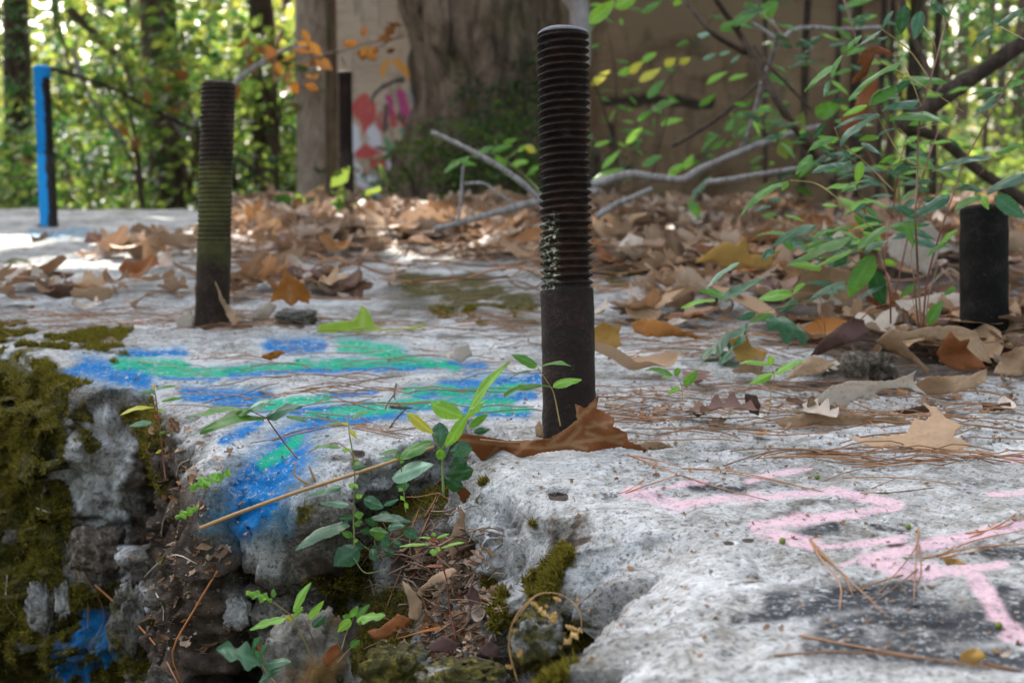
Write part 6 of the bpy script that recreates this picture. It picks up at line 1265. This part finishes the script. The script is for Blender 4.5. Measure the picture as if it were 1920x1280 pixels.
plant('sapling', 'thin sapling with sunlit yellow green leaves just right of the tallest bolt', 'sapling', R2, 3.4, [([(1560, 1000), (1500, 820), (1420, 560), (1365, 430)], 6, 0, TWIGB), ([(1360, 410), (1500, 415), (1640, 430), (1740, 370), (1900, 320)], 5, 0, TWIGB), ([(1700, 950), (1760, 700), (1820, 560)], 5, 0, TWIGB), ([(1900, 900), (2050, 750), (2180, 560)], 5, 0, TWIGB)],
      [(1365, 465, 1465, 385, 62, 'y', 'ovate'), (1510, 410, 1580, 370, 60, 'l', 'ovate'), (1560, 400, 1645, 340, 66, 'y', 'ovate'), (1625, 445, 1745, 372, 58, 'y', 'ovate'), (1640, 340, 1722, 288, 52, 'l', 'ovate'), (1765, 362, 1822, 318, 62, 'y', 'ovate'), (1840, 345, 1905, 318, 52, 'y', 'ovate'),
       (1670, 535, 1765, 435, 60, 'g', 'ovate'), (1690, 590, 1825, 555, 60, 'g', 'ovate'), (1615, 660, 1700, 600, 50, 'g'), (1740, 680, 1870, 650, 50, 'l'), (1555, 785, 1645, 700, 60, 'l', 'ovate'), (1380, 800, 1470, 768, 34, 'l'), (1420, 920, 1525, 815, 42, 'l'), (1370, 985, 1545, 920, 50, 'l', 'tooth'), (1640, 905, 1755, 850, 52, 'g', 'ovate'), (1780, 955, 1880, 895, 56, 'l', 'ovate'),
       (1990, 460, 2110, 390, 42, 'l'), (2110, 440, 2220, 405, 36, 'l'), (1950, 580, 2045, 510, 50, 'g'), (2090, 715, 2210, 605, 72, 'g', 'ovate'), (2250, 625, 2345, 575, 56, 'l', 'ovate'), (1960, 840, 2075, 720, 50, 'g'), (2020, 820, 2100, 760, 42, 'g'), (2130, 745, 2205, 690, 50, 'g'), (1870, 925, 1920, 840, 62, 'l'), (1942, 190, 2030, 180, 36, 'p', 'ovate'), (1970, 325, 2045, 295, 36, 'p'), (2060, 300, 2125, 280, 32, 'p'), (2125, 345, 2175, 300, 30, 'p'),
       (1355, 130, 1490, 0, 100, 'l', 'ovate'), (1490, 40, 1625, -25, 90, 'l', 'ovate'), (1635, 75, 1755, 0, 42, 'g'), (1810, 30, 1870, -20, 50, 'l'), (2020, 960, 1900, 1100, 50, 'b', 'ovate'), (1900, 1090, 1950, 1200, 70, 'g', 'ovate')], spread=.5, seed=32)
plant('sapling', 'low green sprig with toothed leaves left of the tallest bolt, in front of the ivy', 'sapling', R2, 3.3, [([(1100, 1060), (1000, 960), (850, 850), (720, 850), (560, 940)], 5, 0, GST), ([(990, 950), (900, 900), (800, 900)], 4, 0, GST), ([(900, 870), (1000, 800), (1060, 830)], 4, 0, GST)],
      [(560, 945, 720, 850, 46, 'g', 'tooth'), (720, 855, 835, 800, 55, 'g', 'ovate'), (815, 825, 935, 795, 46, 'g'), (835, 860, 905, 905, 62, 'g', 'ovate'), (920, 905, 1025, 880, 50, 'l', 'ovate'), (1000, 800, 1065, 830, 60, 'y', 'ovate'), (640, 880, 740, 900, 40, 'g'), (960, 830, 1010, 790, 30, 'l'), (1080, 900, 1010, 960, 50, 'g'), (760, 870, 840, 880, 40, 'd', 'ovate'), (880, 780, 960, 760, 40, 'g')], spread=.3, seed=33)
def tuft(px, py, t, n, s, mat, label, cat, group, spread, seed):
    rg = np.random.RandomState(seed); c = D(px, py, t); q = rg.normal(size=(n, 3)) * np.array([spread[0], .12, spread[1]]); V, Fq, rn = leaf_cloud(q, s * rg.uniform(.7, 1.2, n), rg, .6, 1.0)
    r = empty('leafy_twig', c, label, cat, group); mesh('foliage', V, Fq, mat, r, False, {'rnd': rn})
    v, f = tube_arr(curve([(-spread[0] * 1.5, .05, -spread[1]), (0, 0, 0), (spread[0] * 1.4, 0, spread[1] * .6)], 10), .003, 5); mesh('twig', v, f, TWIGB, r)
for i, (a, b, t, n, sp) in enumerate([(448, 115, 4.7, 7, (.035, .04)), (535, 90, 4.6, 7, (.04, .025)), (600, 105, 4.6, 9, (.06, .03)), (560, 165, 4.7, 6, (.02, .035)), (675, 85, 4.8, 9, (.06, .025)), (735, 75, 4.9, 6, (.03, .02)), (322, 205, 6, 7, (.03, .05)), (258, 268, 6, 6, (.03, .05)), (110, 320, 6, 5, (.03, .02)), (345, 135, 6, 4, (.03, .02))]):
    tuft(a, b, t, n, .07, ORG, 'hanging twig of rusty orange leaves ' + ['above and right of the mossy bolt', 'over the far brown bolt', 'over the pale trunk', 'drooping between mossy bolt and pale trunk', 'at the top of the graffiti board', 'at the edge of the huge trunk', 'on the thick trunk left of the mossy bolt', 'left of the mossy bolt', 'just right of the blue bolt', 'beside the thin stem, high up'][i], 'twig', 'rusty leaved twigs', sp, i)
for i, (a, b, t, n, sp, m) in enumerate([(300, 130, 6, 7, (.05, .03), GRNY), (255, 85, 7, 9, (.06, .04), GRNY), (610, 385, 4.2, 14, (.10, .03), GRN), (650, 380, 4.2, 10, (.05, .03), GRN), (560, 395, 4.4, 8, (.05, .02), GRNY), (300, 415, 5, 12, (.10, .03), GRN), (240, 432, 4.6, 9, (.09, .02), GRN), (1510, 300, 3.2, 8, (.05, .04), GRN)]):
    tuft(a, b, t, n, .075, m, 'green leafy twig ' + ['left of the mossy bolt top', 'high between blue and mossy bolts', 'low before the pale trunk', 'at the foot of the far brown bolt', 'low left of the pale trunk', 'just over the block edge left of the mossy bolt', 'at the block edge nearer the blue bolt', 'behind the left side of the shrub'][i], 'twig', 'green leafy twigs', sp, 50 + i)

branch(R6, [(1440, 1010), (1530, 1030), (1600, 1045), (1680, 1070)], 16, 12, 1.43, 'short thick pale twig on the bare top right of the flat lobed leaf', TWIG, 'twig', name='twig')
# ================================================================ stones and clods
def stone(name, px, py, wpx, hpx, label, mat, seed, t=None, dz=0, rough=.2, cat='stone', deep=.8):
    p, n = hit(px, py + hpx * .45); t = t or (p - CAMP) @ np.array([0, CP, -SP]); c = D(px, py, t); w = wpx / FPX * t / 2; h = hpx / FPX * t / 2
    nu, nv = 64, 34; U, Vv = np.meshgrid(np.linspace(0, 2 * np.pi, nu, endpoint=False), np.linspace(.02, np.pi - .02, nv)); d = np.stack([np.cos(U) * np.sin(Vv), np.sin(U) * np.sin(Vv), np.cos(Vv)], -1); d = np.sign(d) * np.abs(d) ** .72
    f1, f2, _ = worley(d * 1.3 + seed * 3.1); r = 1 + rough * 2.2 * facets(d * 2.1 + seed, .25, .5, seed) + rough * .8 * facets(d * 6 + seed, .12, .3, seed) + .6 * rough * (fbm(d * 1.6 + seed, 3, seed) + .35 * sm(0, .5, f2 - f1)) + rough * .18 * fbm(d * 9, 2, seed)
    V = (d * r[..., None] * np.array([w, w * deep, h])).reshape(-1, 3) + c; z = np.zeros(len(V)); nn = vn(V * 40 + seed, 5)
    at = {'m_' + k: z for k in ('blue', 'green', 'cyan', 'pink', 'dark')}; at['m_moss'] = nn * .5 + MO.get(label[:9], 0); at['m_dirt_shade'] = z + .2; at['m_stain'] = z + .65 + nn * .6
    f = gridf(nv, nu, True); return tag(mesh(name, V, f, mat, attrs=at, loc=c), label, cat)
MO = {'mossy sto': .75, 'flat moss': .7, 'rounded m': .8, 'grey ston': .3, 'pale angu': .1}
OCH = NT('ochre_stone'); _g = OCH.obj(); _n = OCH.noise(_g, 35, 6, .65)
OCHM = OCH.end(OCH.bsdf(OCH.mix(OCH.rng(OCH.noise(_g, 14, 3, .6), .52, .62), OCH.ramp(_n, [(.32, (.03, .026, .018)), (.5, (.22, .20, .165)), (.75, (.52, .50, .46))]), OCH.ramp(_n, [(.3, (.10, .06, .025)), (.6, (.36, .21, .08))])), .85, OCH.bump(OCH.noise(_g, 110, 6, .75), 1.0, .006), .2))
CLM = NT('clod'); _g = CLM.obj(); CLOD = CLM.end(CLM.bsdf(CLM.ramp(CLM.noise(_g, 130, 6, .7), [(.3, (.04, .032, .025)), (.5, (.13, .105, .08)), (.7, (.34, .29, .23))]), .95, CLM.bump(CLM.noise(_g, 220, 5, .75), 1, .004), .1))
stone('stone', 557, 593, 74, 28, 'smooth flat pale pebble right of the foot of the mossy bolt', ROCK, 3, rough=.12)
stone('clod', 1603, 684, 52, 50, 'round lumpy pale dirt clod in the shade of the leaf heap', CLOD, 4, t=1.56, rough=.12, cat='clod')
stone('clod', 1652, 688, 48, 42, 'dark crumbling dirt clod touching the round pale one', CLOD, 6, t=1.58, rough=.35, cat='clod')
stone('stone', 578, 1262, 150, 210, 'tall ochre and white stone standing at the bottom below the tongue', OCHM, 7, t=1.165, rough=.16)
stone('stone', 745, 1262, 120, 90, 'mossy stone at the bottom, left of the twig heap', ROCK, 8, t=1.0, rough=.2)
stone('stone', 870, 1275, 150, 60, 'flat mossy stone under the twig heap at the bottom', ROCK, 9, t=.98, rough=.2)
stone('stone', 1010, 1205, 90, 90, 'rounded mossy lump at the foot of the pink painted block', ROCK, 10, t=.93, rough=.25)
stone('stone', 410, 1110, 60, 90, 'pale angular stone set in the soil patch', ROCK, 11, t=1.268, rough=.16)
stone('stone', 445, 1148, 50, 60, 'smaller pale stone right of the angular one', ROCK, 12, t=1.25, rough=.16)
stone('stone', 250, 1160, 80, 120, 'grey stone showing through the moss beside the orange stalk', ROCK, 13, t=1.53, rough=.25)
stone('stone', 82, 1140, 52, 90, 'rounded grey stone in the moss above the blue paint', ROCK, 14, t=1.69, rough=.25)
stone('stone', 118, 1125, 26, 60, 'narrow pale stone in the moss right of the rounded grey one', ROCK, 15, t=1.67, rough=.25)
stone('stone', 180, 1030, 90, 80, 'brownish half buried stone in the mossy side', CLOD, 16, t=1.60, rough=.2)

# ================================================================ moss fur on the mossy parts
def moss_fur(o, n, seed, thr=.55, lo=.003, hi=.0075):
    me = o.data; a = np.empty(len(me.vertices) * 3, np.float32); me.vertices.foreach_get('co', a); a = a.reshape(-1, 3); nn = np.empty(len(me.vertices) * 3, np.float32); me.vertices.foreach_get('normal', nn); nn = nn.reshape(-1, 3)
    mo = np.empty(len(a), np.float32); me.attributes['m_moss'].data.foreach_get('value', mo); px, py = proj(a)
    ok = np.where((mo + .35 * vn(a * 45, 3) > thr) & (px > -40) & (px < 1500) & (py < 1320) & (py > 560) & (a[:, 1] < 2.3) & (((CAMP - a) * nn).sum(1) > -.05))[0]
    rg = np.random.RandomState(seed); 
    if len(ok) == 0: return None
    i = rg.choice(ok, n); p = a[i] + rg.normal(size=(n, 3)) * .0015; m = nn[i] + rg.normal(size=(n, 3)) * .55 + np.array([0, 0, .25]); m /= np.linalg.norm(m, axis=1)[:, None]
    L = rg.uniform(lo, hi, n)[:, None]; s = np.cross(m, rg.normal(size=(n, 3))); s /= np.linalg.norm(s, axis=1)[:, None]; s *= L * .16
    V = np.stack([p - s, p + s, p + m * L + s * rg.normal(size=(n, 1)) * 2], 1).reshape(-1, 3); F = np.arange(n * 3).reshape(-1, 3)
    return V, F, np.repeat(rg.rand(n), 3)
mm = NT('moss'); mossm = mm.leafy(mm.mix(mm.attr('rnd'), (.016, .016, .004), (.26, .21, .03)), (.25, .22, .03), .8, None, .3, .1)
Vs, Fs, Rn = [], [], []; n0 = 0
for o, n, s in ((blockA, 110000, 1), (gul, 16000, 2), (blockB, 12000, 3)):
    r_ = moss_fur(o, n, s)
    if r_: Vs.append(r_[0]); Fs.append(r_[1] + n0); Rn.append(r_[2]); n0 += len(r_[0])
tag(mesh('moss', np.vstack(Vs), np.vstack(Fs), mossm, None, False, {'rnd': np.concatenate(Rn)}), 'olive green moss cushions on the broken sides of the blocks', 'moss', kind='stuff')
